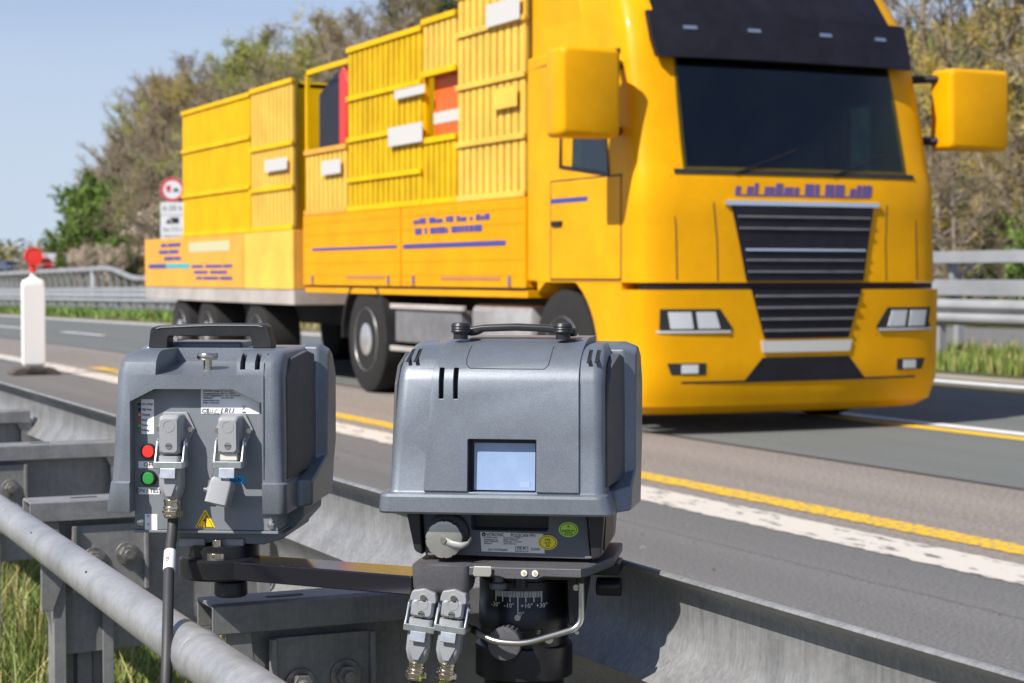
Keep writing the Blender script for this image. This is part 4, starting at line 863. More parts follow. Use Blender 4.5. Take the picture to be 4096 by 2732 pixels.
g = G(); g.tube([(fx(483), Y0-.031, fz(1116)), (fx(486), Y0-.031, fz(1100)), (fx(490), Y0-.031, fz(1096)), (fx(487), Y0-.031, fz(1112))], .0015, 8); g.build('tether_eye', M_STEEL, d_)
# coax fitting hanging out below
g = G(); g.lathe([(.008, .0), (.008, -.012), (.0105, -.013), (.0105, -.018), (.0165, -.0185), (.0165, -.0275), (.0105, -.028), (.0085, -.036), (.0062, -.037)], (fx(486), -.085, fz(1246)), 'z', 28)
g.lathe([(.0072, -.037), (.0072, -.043), (.006, -.0435), (.0072, -.044), (.0072, -.049), (.005, -.05)], (fx(486), -.085, fz(1246)), 'z', 6); g.build('coax_fitting', M_BRASS, fu, bevel=.0004)

for o_ in list(fu.children):
    if o_.name.split('.')[0] in ('status_label', 'led', 'push_button', 'button_label', 'rating_label', 'blue_label', 'seal_sticker', 'warning_triangle'): o_.location.x -= .0055; o_.location.z -= .0012

for o_ in list(fu.children):
    if o_.name.split('.')[0] in ('handle', 'top_ridge'): o_.location.x -= .028
    if o_.name.split('.')[0] == 'thumb_screw': o_.location.x -= .007

# ================= bar carrying the flash unit =================
mbz = O_FL.z
ar = empty('mounting_bar', (O_FL.x, O_FL.y, 0)); tag(ar, 'glossy black flat bar carrying the flash unit beside the speed camera', 'mounting bar')
pA = Vector((0, 0, 0)); endp = Vector((.995, 2.345, 0)) - Vector((O_FL.x, O_FL.y, 0)); dirv = endp.normalized(); nrm = Vector((dirv.y, -dirv.x, 0))
if nrm.y > 0: nrm = -nrm
z_a, z_b = mbz-.021, mbz-.047
st0 = dirv*.025 + nrm*.05
pl4 = [st0+nrm*.034, endp+nrm*.080, endp+nrm*.004, st0-nrm*.034]
g = G(); g.loft([[(p.x, p.y, z) for p in pl4] for z in (z_b, z_a)]); g.build('bar', M_GLOSSBAR, ar, bevel=.002)
g = G(); g.lathe([(.054, .0), (.058, -.003), (.058, -.026), (.054, -.0295)], (nrm.x*.05+dirv.x*.027, nrm.y*.05+dirv.y*.027, z_a+.0015), 'z', 48); g.build('turntable', M_BLACKM, ar)
g = G(); g.lathe([(.05, 0), (.05, .017)], (nrm.x*.04+dirv.x*.027, nrm.y*.04+dirv.y*.027, z_a+.0018), 'z', 40); g.build('turntable_disc', M_BLACKM, ar)
g = G(); g.lathe([(.012, .0), (.016, -.004), (.0225, -.008), (.0235, -.011), (.0235, -.026), (.020, -.029)], (nrm.x*.05+dirv.x*.045, nrm.y*.05+dirv.y*.045, z_b), 'z', 32); g.build('clamp_knob', M_BLACK, ar)
# ------------------------------------------------------------------ truck with drawbar trailer
Y1 = mat('truck_yellow', (.72, .335, .001), rough=.42, coat=.05, spec=.12, var=.09, vscale=2.2, detail=8)
YO = mat('board_orange', (.76, .31, .001), rough=.5, spec=.12, var=.07, vscale=2.5)
YP = mat('panel_pale', (.74, .46, .07), rough=.55, spec=.25, var=.1, vscale=2.5)
YC = mat('panel_yellow', (.80, .46, .001), rough=.5, spec=.12, var=.08, vscale=2.5)
YT = mat('trailer_board', (.72, .35, .05), rough=.55, spec=.25, var=.08, vscale=2.5)
YG = mat('panel_olive', (.64, .39, .002), rough=.55, spec=.2, var=.14, vscale=2.5)
TB = mat('truck_black', (.013, .012, .018), rough=.4, spec=.25, var=.2, vscale=6)
TD = mat('chassis_dark', (.016, .016, .016), rough=.6, var=.3, vscale=5)
TG = mat('truck_grey', (.16, .16, .165), rough=.55, var=.2, vscale=4)
TS = mat('chassis_pale', (.40, .37, .34), rough=.55, var=.15, vscale=3)
TGL = mat('windscreen', (.16, .30, .40), rough=.02, trans=1., spec=.5)
TC = mat('chrome', (.72, .74, .78), rough=.16, metal=.95)
TBL = mat('lettering_blue', (.05, .06, .26), rough=.45)
TTE = mat('stripe_teal', (.05, .40, .45), rough=.45)
TW = mat('plate_white', (.55, .54, .51), rough=.45)
TRD = mat('crane_red', (.62, .03, .02), rough=.4)
TOR = mat('crate_orange', (.75, .13, .02), rough=.5, var=.1, vscale=4)
TYR = mat('tyre', (.012, .0115, .011), rough=.9, var=.2, vscale=20)
RIM = mat('rim_silver', (.50, .50, .50), rough=.35, metal=.6, var=.15, vscale=9)
LAMP = mat('headlamp', (.55, .58, .60), rough=.12, coat=.6)

tk_ = empty('truck', (7.46, 11.03, 0)); tag(tk_, 'yellow orange truck with black grille driving towards us past the speed camera', 'truck')
PR = [(.14, 1.16, .16), (.20, 1.22, .06), (.36, 1.25, .015), (1.0, 1.25, .0), (1.75, 1.25, .035), (1.82, 1.245, .06), (2.66, 1.215, .26), (2.95, 1.20, .36), (3.3, 1.15, .62), (3.5, 1.08, .85)]
def par(z):
    z = min(max(z, PR[0][0]), PR[-1][0])
    for a, b in zip(PR, PR[1:]):
        if a[0] <= z <= b[0]:
            t = (z-a[0])/(b[0]-a[0]); return a[1]+(b[1]-a[1])*t, a[2]+(b[2]-a[2])*t
def yf(x, z):
    hw, y0 = par(z); u = min(1, abs(x)/hw); p = 5.0
    return y0 + .07*u*u + .24*(1-(1-u**p)**(1/p))
def outline(z, off, yb, n=28):
    hw, y0 = par(z); pts = []
    for i in range(n+1):
        u = -cos(pi*i/n); x = hw*u; pts.append((x*(1+off/hw), yf(x, z)-off, z))
    return pts + [(hw+off, yb, z), (-hw-off, yb, z)]
def patch(rows, off, th, n=14):
    """panel lying on the curved cab front: rows of (z, xa, xb)"""
    g = G(); f = []; b = []
    for z, xa, xb in rows:
        for i in range(n+1):
            x = xa+(xb-xa)*i/n; f.append((x, yf(x, z)-off, z)); b.append((x, yf(x, z)-off+th, z))
    m = len(rows); w_ = n+1; N = m*w_; g.v = f+b
    for r in range(m-1):
        for i in range(n):
            q = (r*w_+i, r*w_+i+1, (r+1)*w_+i+1, (r+1)*w_+i); g.f.append(q); g.f.append(tuple(N+k for k in q[::-1]))
    for i in range(n):
        g.f.append((i+1, i, N+i, N+i+1)); e = (m-1)*w_; g.f.append((e+i, e+i+1, N+e+i+1, N+e+i))
    for r in range(m-1):
        g.f.append((r*w_, (r+1)*w_, N+(r+1)*w_, N+r*w_)); e = n; g.f.append(((r+1)*w_+e, r*w_+e, N+r*w_+e, N+(r+1)*w_+e))
    return g
g = G(); g.loft([outline(z, 0, 1.75) for z in (1.05, 1.3, 1.55, 1.75, 1.82, 2.1, 2.4, 2.66, 2.95, 3.15, 3.3, 3.42, 3.5)]); cb_ = g.build('cab_body', Y1, tk_, smooth=0)
c1 = G(); c1.box(-1.14, 1.14, .50, 1.62, 1.35, 2.86)
c2 = G(); c2.prism([(-.905, 1.845), (.905, 1.845), (.885, 2.625), (-.885, 2.625)], 'y', -.5, .9)
c3 = G(); c3.prism([(.60, 1.80), (1.36, 1.90), (1.36, 2.40), (.74, 2.42)], 'x', -2, 2)
cut(cb_, [c1, c2, c3]); finish(cb_, 0, smooth=40)
TI = mat('cab_interior', (.03, .03, .033), rough=.8)
it = G().box(-1.12, 1.12, 1.56, 1.60, 1.36, 2.84).build('interior_trim', TI, tk_)
G().box(-1.12, 1.12, .52, 1.55, 2.80, 2.84).build('headliner', mat('headliner', (.12, .12, .12), rough=.9), it)
dbp = G(); dbp.prism([(.30, 1.62), (.34, 1.80), (.55, 1.84), (.72, 1.74), (.74, 1.40), (.52, 1.38)], 'x', -1.08, 1.08); dbp.build('dashboard', mat('dash_grey', (.07, .07, .072), rough=.7, var=.2), tk_, bevel=.02)
for sx in (-.58, .58):
    st_ = G(); st_.loft([[(sx+a, y, z) for a, z in rrect(0, 1.95, .25-q, .42-q, .08)] for y, q in ((1.28, .03), (1.32, 0), (1.42, 0), (1.45, .03))]); st_ = st_.build('seat', mat('seat_cloth', (.05, .055, .07), rough=.9, var=.2), tk_, smooth=50)
    hd_ = G(); hd_.loft([[(sx+a, y, z) for a, z in rrect(0, 2.46, .14, .10, .05)] for y in (1.30, 1.40)]); hd_.build('headrest', MATS['seat_cloth'], st_, bevel=.02)
g = G(); g.tube([(.55+.23*cos(t), .86-.10*sin(t), 1.86+.21*sin(t)) for t in [2*pi*i/24 for i in range(25)]], .016, 8, False); sw_ = g.build('steering_wheel', TI, tk_)
G().tube([(.55, .87, 1.86), (.55, .62, 1.76)], .04, 10).build('steering_column', TI, sw_)
g = G(); g.box(-1.247, 1.247, .42, 1.74, .62, 1.049); cl = g.build('cab_lower', Y1, tk_)
c = G(); c.cyl((-1.4, 1.36, .5), .60, 2.8, 'x', 40); cut(cl, [c]); finish(cl, .004)
g = G(); g.loft([outline(z, .02, .41) for z in (.14, .17, .20, .26, .36, .5, .7, .9, 1.0)]); bp_ = g.build('bumper', Y1, tk_, smooth=40)
patch([(1.003, -1.2, 1.2), (1.047, -1.2, 1.2)], -.012, .12, 24).build('bumper_gap', TB, tk_)
patch([(.375, -.50, .50), (.53, -.36, .36)], .026, .05).build('lower_intake', TB, bp_)
patch([(.36, -1.15, 1.15), (.375, -1.15, 1.15)], .023, .03, 24).build('bumper_crease', TD, bp_)
gl = patch([(.66, -.35, .35), (1.0, -.46, .46)], .028, .05); gl.build('lower_grille', TB, bp_)
gu = patch([(1.06, -.485, .485), (1.3, -.53, .53), (1.58, -.59, .59)], .016, .05).build('grille', TB, tk_)
patch([(1.583, -.64, .64), (1.615, -.64, .64)], .020, .04).build('grille_trim', TC, tk_)
for z, hw, m, h in ((1.50, .55, TG, .012), (1.42, .54, TG, .012), (1.27, .50, TC, .014), (1.20, .49, TG, .012), (1.12, .48, TG, .012)): patch([(z, -hw, hw), (z+h, -hw, hw)], .030, .02).build('grille_slat', m, gu)
for z, hw in ((.95, .43), (.87, .41), (.79, .38), (.71, .355)): patch([(z, -hw, hw), (z+.014, -hw, hw)], .042, .02).build('grille_slat', TG, bp_)
patch([(.565, -.36, .36), (.645, -.38, .38)], .032, .02).build('number_plate', TW, bp_)
for s in (-1, 1):
    hl = patch([(.70, *sorted((s*.62, s*1.12))), (.735, *sorted((s*.60, s*1.17))), (.87, *sorted((s*.70, s*1.20)))], .026, .05, 16).build('headlight', TD, bp_)
    patch([(.735, *sorted((s*.70, s*.86))), (.85, *sorted((s*.74, s*.88)))], .034, .04, 8).build('lamp_lens', LAMP, hl)
    patch([(.735, *sorted((s*.90, s*1.06))), (.85, *sorted((s*.92, s*1.08)))], .034, .04, 8).build('lamp_lens', LAMP, hl)
    patch([(.705, *sorted((s*.62, s*1.15))), (.722, *sorted((s*.62, s*1.16)))], .032, .04, 12).build('light_strip', TW, hl)
    fg = patch([(.42, *sorted((s*.80, s*1.05))), (.50, *sorted((s*.80, s*1.08)))], .026, .05, 8).build('fog_light', TD, bp_)
    patch([(.43, *sorted((s*.86, s*.98))), (.49, *sorted((s*.86, s*.98)))], .032, .04, 6).build('lamp_lens', LAMP, fg)
ws = patch([(1.835, -.93, .93), (1.95, -.93, .93), (2.3, -.92, .92), (2.64, -.90, .90)], .006, .008, 22).build('windscreen', TGL, tk_)
for s in (-.55, .25):
    g = G(); g.tube([(s+.35*t, yf(s+.35*t, 1.83+.10*t)-.02, 1.80+.12*t) for t in [i/6 for i in range(10)]], .009, 6); g.build('wiper', TB, ws)
patch([(1.795, -1.0, 1.0), (1.828, -1.0, 1.0)], .010, .03, 22).build('wiper_cowl', TD, tk_)
patch([(2.60, -1.06, 1.06), (2.72, -1.08, 1.08), (2.93, -1.08, 1.08)], .10, .05, 22).build('sun_visor', TB, tk_)
patch([(2.64, -1.0, 1.0), (2.95, -1.0, 1.0), (3.28, -.98, .98)], .006, .03, 22).build('roof_front', TB, tk_)
for s in (-.8, -.3, .3, .8): patch([(2.80, s-.05, s+.05), (2.825, s-.05, s+.05)], .106, .02, 3).build('marker_lamp', TC, tk_)
# unreadable blue lettering across the front
g = G(); x = -.56; rnd = random.Random(4)
while x < .54:
    w_ = rnd.uniform(.025, .085); zt_ = rnd.choice((1.715, 1.74, 1.74)); pg = patch([(1.66, x, x+w_), (zt_, x+.008, x+w_+.008)], .0035, .006, 2); g.add(pg.v, pg.f); x += w_ + rnd.choice((.012, .012, .05))
pg = patch([(1.650, -.56, .56), (1.6603, -.56, .56)], .0035, .006, 10); g.add(pg.v, pg.f); g.build('front_lettering', mat('lettering_violet', (.13, .08, .24), rough=.5), tk_)
for s in (-1, 1):
    X = lambda a: s*a
    def sbox(g, x0, x1, *r): a, b = sorted((s*x0, s*x1)); return g.box(a, b, *r)
    sbox(G(), 1.2, 1.251, .405, 1.515, 1.06, 1.80).build('door_gap', TD, tk_)
    d = sbox(G(), 1.2, 1.257, .42, 1.50, 1.07, 1.79).build('door', Y1, tk_, bevel=.012)
    g = G(); rim_ = [(.58, 1.79), (1.375, 1.89), (1.375, 2.415), (.725, 2.435)]; inn_ = [(.61, 1.815), (1.35, 1.91), (1.35, 2.395), (.745, 2.412)]
    for k in range(4):
        q4 = [rim_[k], rim_[(k+1) % 4], inn_[(k+1) % 4], inn_[k]]; g.loft([[(s*(xx - .0 if z < 2.0 else xx - .018), y, z) for y, z in q4] for xx in (1.215, 1.252)])
    g.build('window_seal', TB, d)
    g = G(); g.loft([[(s*(xx if z < 2.0 else xx-.015), y, z) for y, z in inn_] for xx in (1.225, 1.231)]); g.build('side_window', TGL, d)
    sbox(G(), 1.25, 1.275, 1.30, 1.46, 1.46, 1.50).build('handle', TB, d, bevel=.006)
    sbox(G(), 1.2485, 1.259, .9, 1.49, 1.63, 1.665).build('blue_stripe', TBL, d)
    for xa, za, zb in ((1.0, 1.07, 1.78), (.70, 1.06, 1.60)):
        pq = patch([(za, *sorted((s*xa, s*(xa+.008)))), ((za+zb)/2, *sorted((s*xa, s*(xa+.008)))), (zb, *sorted((s*(xa+.02), s*(xa+.028))))], .0015, .02, 2); pq.build('panel_seam', TD, tk_)
    pq = patch([(.2, *sorted((s*.78, s*.788))), (.68, *sorted((s*.60, s*.608)))], .0215, .02, 2); pq.build('panel_seam', TD, bp_)
    for z in (.40, .70): sbox(G(), .95, 1.235, .48, .72, z, z+.04).build('step', TD, tk_, bevel=.006)
    mr = G(); x0, x1 = sorted((s*1.38, s*(1.83 if s < 0 else 1.93)))
    mr.loft([[(x, y, z) for x, z in rrect((x0+x1)/2, 2.33, (x1-x0)/2-q, .30-q, .04)] for y, q in ((.17, .03), (.18, .012), (.21, 0), (.40, 0), (.42, .01))]); m_ = mr.build('mirror', Y1, tk_, smooth=50)
    g = G(); g.prism(rrect((x0+x1)/2, 2.33, (x1-x0)/2-.03, .26, .05), 'y', .418, .424); g.build('mirror_glass', TC, m_)
    for z, y2 in ((2.56, .5), (2.10, .5)): g = G(); g.tube([(X(1.2), y2, z), (X(1.42), .32, z+.0)], .03, 8); g.build('mirror_arm', TB, m_)
    # roof side deflectors
    g = G(); a, b = sorted((s*1.12, s*1.20)); g.prism([(1.0, 2.7), (1.95, 2.7), (1.95, 3.6), (1.25, 3.4)], 'x', a, b); g.build('side_deflector', Y1, tk_, bevel=.03)
    sbox(G(), 1.14, 1.235, 1.2, 1.95, 1.05, 2.75).build('rear_deflector', Y1, tk_, bevel=.02)
g = G(); g.tube([(-1.21, .5, 2.66), (-1.225, 1.1, 2.68), (-1.215, 1.9, 2.66)], .02, 6); g.build('drip_rail', TB, tk_)
def wheel(x0, x1, y, r, parent, z=None, dual=False):
    z = z or r; s = -1 if x0 < 0 else 1; w_ = abs(x1-x0)
    g = G(); g.lathe([(r*.58, 0), (r*.9, .0), (r*.98, .02), (r, .05), (r, w_-.05), (r*.98, w_-.02), (r*.9, w_), (r*.58, w_)], (min(x0, x1), y, z), 'x', 40); t = g.build('wheel', TYR, parent)
    xo = x0 if abs(x0) > abs(x1) else x1
    g = G(); k = 1 if s < 0 else -1
    pr = [(r*.60, .005), (r*.59, -.004), (r*.55, .03), (r*.50, .07), (r*.33, .05), (r*.30, .0), (r*.22, -.015), (0.001, -.02)]
    g.lathe([(a, b*k) for a, b in pr], (xo, y, z), 'x', 32); rm = g.build('rim', RIM, t)
    g = G()
    for i in range(10):
        a = 2*pi*i/10; g.cyl((xo + k*.045 - .02, y+r*.40*cos(a), z+r*.40*sin(a)), .016, .03, 'x', 6)
    g.build('wheel_nuts', TC, rm)
    return t
for s in (-1, 1):
    wheel(s*.93, s*1.23, 1.36, .50, tk_); wheel(s*.68, s*1.21, 5.50, .50, tk_)
    g = G(); a, b = sorted((s*.66, s*1.235)); ar_ = [(5.50-.60*cos(pi*i/14), .5+.60*sin(pi*i/14)) for i in range(15)]; ai = [(5.50-.57*cos(pi*i/14), .5+.57*sin(pi*i/14)) for i in range(15)]
    g.prism(ar_+ai[::-1], 'x', a, b); g.build('mudguard', TD, tk_)
g = G()
for x in (-.42, .36): g.box(x, x+.06, 1.4, 7.05, .68, .92)
for y in (2.2, 3.6, 4.9, 6.2, 7.0): g.box(-.36, .36, y, y+.06, .70, .90)
g.lathe([(.12, -.36), (.12, .36)], (0, 5.5, .5), 'x', 14) ; g.build('chassis', TD, tk_)
for s in (-1, 1):
    a, b = sorted((s*.62, s*1.18)); g = G(); g.loft([[(x, y, z) for x, z in rrect((a+b)/2, .655, (b-a)/2-q, .21-q, .07)] for y, q in ((2.02, .02), (2.04, 0), (3.10, 0), (3.12, .02))]); ft = g.build('fuel_tank', mat('tank_metal', (.50, .48, .46), rough=.32, metal=.5, var=.12, vscale=4), tk_, smooth=45)
    g = G(); a2, b2 = sorted((s*1.05, s*1.2))
    g.box(a2, b2, 3.3, 4.78, .50, .80); g.build('tool_box', TG, tk_, bevel=.015)
    g = G()
    for z in (.42, .80): g.box(*sorted((s*1.19, s*1.225)), 3.2, 4.85, z, z+.045)
    g.build('side_guard', TS, tk_, bevel=.006)
# deck, drop sides and stake panels
g = G(); g.box(-1.23, 1.23, 1.95, 7.18, .925, .985); g.build('deck', Y1, tk_, bevel=.006)
g = G(); g.box(-1.238, 1.238, 1.96, 7.17, .986, 1.0); g.build('deck_gap', TB, tk_)
for s in (-1, 1):
    for y0, y1 in ((1.95, 4.50), (4.53, 7.18)):
        a, b = sorted((s*1.215, s*1.25)); o = G().box(a, b, y0, y1, 1.002, 1.70).build('drop_side', YO, tk_, bevel=.006)
        g = G()
        for z in (1.10, 1.22, 1.50, 1.62): g.box(*sorted((s*1.2502, s*1.2535)), y0+.03, y1-.03, z, z+.012)
        g.build('board_ridge', YO, o)
        for y in (y0+.25, y1-.32): G().box(*sorted((s*1.25, s*1.264)), y, y+.05, 1.02, 1.10).build('hinge', TG, o)
for y0, y1 in ((1.95, 1.985), (7.15, 7.185)): G().box(-1.21, 1.21, y0, y1, 1.002, 1.70).build('end_board', YO, tk_, bevel=.006)
def marks(name, m, rects, x, parent):
    g = G()
    for y0, y1, z0, z1 in rects: g.box(*sorted((x, x + (.0042 if x > 0 else -.0042))), y0, y1, z0, z1)
    return g.build(name, m, parent)
rects = []; rnd = random.Random(9)
for z, h in ((1.545, .05), (1.455, .055)):
    y = 2.6 + (0 if z > 1.5 else .15)
    while y < 4.15:
        w_ = rnd.uniform(.04, .16); rects.append((y, y+w_, z, z + h*rnd.choice((1, 1, .7)))); y += w_ + rnd.choice((.018, .018, .07))
for s in (-1, 1):
    marks('side_lettering', TBL, rects, s*1.2512, tk_)
    [marks('side_stripe', TBL, [r_], s*1.2512, tk_) for r_ in ((2.3, 4.45, 1.335, 1.375), (4.6, 6.9, 1.345, 1.37))]
    [marks('side_note', mat('note_brown', (.42, .20, .07), rough=.5), [r_], s*1.2512, tk_) for r_ in ((2.4, 3.6, 1.06, 1.09), (4.9, 5.9, 1.07, 1.10))]
BK = mat('slat_backing', (.20, .12, .008), rough=.7, var=.3, vscale=3)  # dark colour stands in for the shaded load between the slats
def ribbed(name, m, parent, y0, y1, z0, z1, x, pitch=.13, dp=.024, rails=(), rm=None):
    """upright slats along the side at x in front of a dark backing, with horizontal rails"""
    s = 1 if x > 0 else -1; g = G(); n = max(1, round((y1-y0)/pitch)); p = (y1-y0)/n
    for i in range(n):
        g.box(*sorted((x, x-s*dp)), y0+i*p+p*.14, y0+(i+1)*p-p*.14, z0, z1)
    o = g.build(name, m, parent, smooth=0)
    G().box(*sorted((x-s*(dp+.004), x-s*(dp+.03))), y0, y1, z0, z1).build('slat_backing', BK, o)
    for z in rails:
        G().box(*sorted((x+s*.001, x+s*.022)), y0, y1, z, z+.045).build('rail', rm or m, o, bevel=.004)
    for z in (z0, z1-.05): G().box(*sorted((x+s*.001, x+s*.02)), y0, y1, z, z+.05).build('rail', rm or m, o, bevel=.004)
    return o
def plate(y0, y1, z0, z1, parent, x=-1.25, m=TW):
    g = G(); g.box(*sorted((x-.0225, x-.0265)), y0, y1, z0, z1); return g.build('white_plate', m, parent, bevel=.003)
for s in (-1, 1):
    ribbed('stake_panel', YP, tk_, 1.97, 3.28, 1.703, 3.42, s*1.235, rails=(2.15, 2.62, 3.05), rm=YP)
    ribbed('stake_panel', YG, tk_, 4.05, 5.90, 1.703, 3.26, s*1.235, rails=(1.98, 2.36, 2.75), rm=YC)
    ribbed('stake_panel', YP, tk_, 5.93, 7.15, 1.703, 2.36, s*1.235, rm=YT)
    ribbed('stake_panel', YG, tk_, 3.30, 4.03, 1.703, 2.28, s*1.235, rm=YC); ribbed('stake_panel', YP, tk_, 3.30, 4.03, 2.80, 3.30, s*1.235, rm=YC)
for x in (-1.215, 1.175):
    for y in (3.27, 4.03, 5.90): G().box(x, x+.04, y, y+.035, 1.703, 3.18).build('stake_post', YC, tk_, bevel=.004)
for s in (-1, 1): G().box(*sorted((s*1.20, s*1.235)), 5.9, 7.15, 3.12, 3.17).build('top_rail', YC, tk_, bevel=.004); G().box(*sorted((s*1.195, s*1.235)), 7.11, 7.15, 1.703, 3.17).build('stake_post', YC, tk_, bevel=.004)
G().box(-1.19, 1.19, 2.0, 2.05, 1.703, 3.42).build('front_wall', YP, tk_, bevel=.006)
G().box(-1.19, 1.19, 5.83, 5.87, 1.703, 3.15).build('divider_wall', YC, tk_, bevel=.006)
plate(3.95, 4.75, 2.25, 2.42, tk_); plate(6.0, 6.55, 2.08, 2.22, tk_); plate(1.55+.45, 2.62, 3.06, 3.24, tk_); plate(2.05, 2.5, 2.40, 2.56, tk_, m=YP); plate(3.9, 4.6, 2.66, 2.74, tk_)
# loading crane folded behind the load
cr_ = G().prism([(-1.2, 1.72), (-.5, 1.72), (-.35, 2.4), (-.4, 3.1), (-1.0, 3.16), (-1.2, 2.9)], 'y', 6.22, 6.85).build('crane', TB, tk_, bevel=.03)
g = G(); g.prism([(6.0, 2.36), (6.2, 2.36), (6.2, 3.06), (6.08, 3.12), (5.96, 2.95)], 'x', -1.22, -.7); g.build('crane_boom', TRD, cr_, bevel=.02)
g = G(); g.tube([(-1.15, 6.9, 1.9), (-1.1, 6.95, 2.5), (-.9, 6.8, 3.05)], .04, 8); g.tube([(-1.0, 6.9, 2.0), (-.95, 7.0, 2.6), (-.8, 6.8, 3.1)], .03, 8); g.build('crane_hose', TD, cr_)
cg = empty('cargo_crate', (7.46, 14.69, 1.0)); tag(cg, 'red orange crate with white stripe standing in the gap of the truck load', 'crate')
G().box(-1.15, 1.0, -.30, .34, 0, 1.90).build('crate_body', TOR, cg, bevel=.02)
G().box(-1.156, -1.1515, -.28, .32, 1.40, 1.50).build('white_stripe', TW, cg); G().box(-1.156, -1.1515, -.28, .32, .95, 1.0).build('white_stripe', TW, cg)

tl = empty('trailer', (7.46, 21.6, 0)); tag(tl, 'drawbar trailer with yellow ribbed load panels coupled behind the yellow truck', 'trailer')
g = G(); g.box(-1.24, 1.24, -3.05, 3.1, .79, .95); g.build('chassis_frame', TS, tl, bevel=.01)
g = G(); g.box(-.08, .08, -4.0, -3.05, .62, .74); g.box(-.4, .4, -3.0, 2.9, .55, .78); g.build('drawbar', TD, tl, bevel=.01)
for s in (-1, 1):
    for y0, y1, m in ((-3.05, -1.35, YP), (-1.32, 3.1, YT)):
        b_ = G().box(*sorted((s*1.215, s*1.25)), y0, y1, .953, 1.57).build('drop_side', m, tl, bevel=.006)
    for y in (-1.6, .35, 1.55): wheel(s*.80, s*1.20, y, .42, tl)
    marks('side_lettering', TBL, [(1.3+a, 1.3+b, 1.29+.085*r, 1.335+.085*r) for r, row in enumerate((((0, .3), (.34, .8)), ((.1, .55), (.6, 1.05)), ((0, .62), (.68, .95)))) for a, b in row], s*1.2505, tl); marks('side_note', TBL, [(-.9+a, -.9+b, 1.05+.07*r, 1.085+.07*r) for r, row in enumerate((((0, .5), (.56, 1.2), (1.26, 1.5)), ((.2, .9), (1.0, 1.6)), ((0, .35), (.4, 1.1), (1.2, 1.7)))) for a, b in row], s*1.2505, tl)
    marks('teal_stripe', TTE, [(.9, 2.0, 1.19, 1.245)], s*1.2505, tl); marks('side_stripe', TBL, [(2.02, 2.9, 1.19, 1.245)], s*1.2505, tl)
    marks('pale_sign', mat('pale_green', (.55, .52, .30), rough=.5), [(-.8, .9, 1.38, 1.50)], s*1.2505, tl)
    ribbed('load_panel', YC, tl, -1.55, 1.25, 1.573, 3.12, s*1.235, rails=(2.05, 2.6), rm=YC)
    ribbed('load_panel', YP, tl, -3.03, -1.58, 1.573, 3.14, s*1.235, rails=(2.0, 2.45), rm=YC)
for y in (-3.0, 1.2): G().box(-1.19, 1.19, y, y+.04, 1.573, 3.10).build('end_panel', YC, tl, bevel=.006)
G().box(-1.2, 1.2, -3.0, 1.22, 3.04, 3.08).build('roof_sheet', YC, tl)
for y0, y1 in ((-3.05, -3.01), (3.06, 3.1)): G().box(-1.21, 1.21, y0, y1, .953, 1.57).build('end_board', YT, tl, bevel=.006)
G().box(-1.2, 1.2, -3.0, 3.05, .951, .99).build('deck', TD, tl)
plate(-2.95, -2.2, 2.20, 2.33, tl); 
for x in (-1.1, .8): G().box(x, x+.3, 3.1, 3.13, .8, .93).build('tail_lamp', TRD, tl)
# ------------------------------------------------------------------ trees
M_BARK = mat('bark', (.30, .25, .20), rough=.9, col2=(.14, .115, .09), vscale=5)
def foliage(name, a, b, sc=.6):
    return mat(name, a, rough=.75, col2=b, vscale=sc, detail=4, lo=.3, hi=.7)
M_TW1 = foliage('twigs_brown', (.355, .285, .185), (.165, .13, .082))
M_TW2 = foliage('twigs_olive', (0.448, 0.350, 0.105), (0.216, 0.176, 0.068))
M_TW3 = foliage('leaves_budding', (0.378, 0.406, 0.077), (0.176, 0.189, 0.047))
M_TW4 = foliage('leaves_fresh', (0.196, 0.308, 0.042), (0.068, 0.115, 0.020))
M_TW5 = foliage('blossom_pale', (0.750, 0.644, 0.518), (0.338, 0.257, 0.189))
M_PINE = foliage('pine_needles', (.055, .085, .03), (.02, .032, .014))
M_TW6 = foliage('leaves_gold', (0.616, 0.476, 0.077), (0.270, 0.203, 0.054))
def blade(g, a, b, w):
    d = (b-a).normalized(); s = d.cross(Vector((random.uniform(-1, 1), random.uniform(-1, 1), random.uniform(-1, 1)))); s.normalize(); k = len(g.v)
    g.v += [tuple(a - s*w), tuple(a + s*w), tuple(b + s*w*.3), tuple(b - s*w*.3)]; g.f.append((k, k+1, k+2, k+3))
def leaf(g, p, s):
    u = Vector((random.gauss(0, 1), random.gauss(0, 1), random.gauss(0, 1))).normalized(); v = u.cross(Vector((random.gauss(0, 1), random.gauss(0, 1), random.gauss(0, 1)))).normalized(); k = len(g.v)
    g.v += [tuple(p-u*s), tuple(p+v*s*.55), tuple(p+u*s), tuple(p-v*s*.55)]; g.f.append((k, k+1, k+2, k+3))
def rv(s=1.): return Vector((random.gauss(0, s), random.gauss(0, s), random.gauss(0, s)))
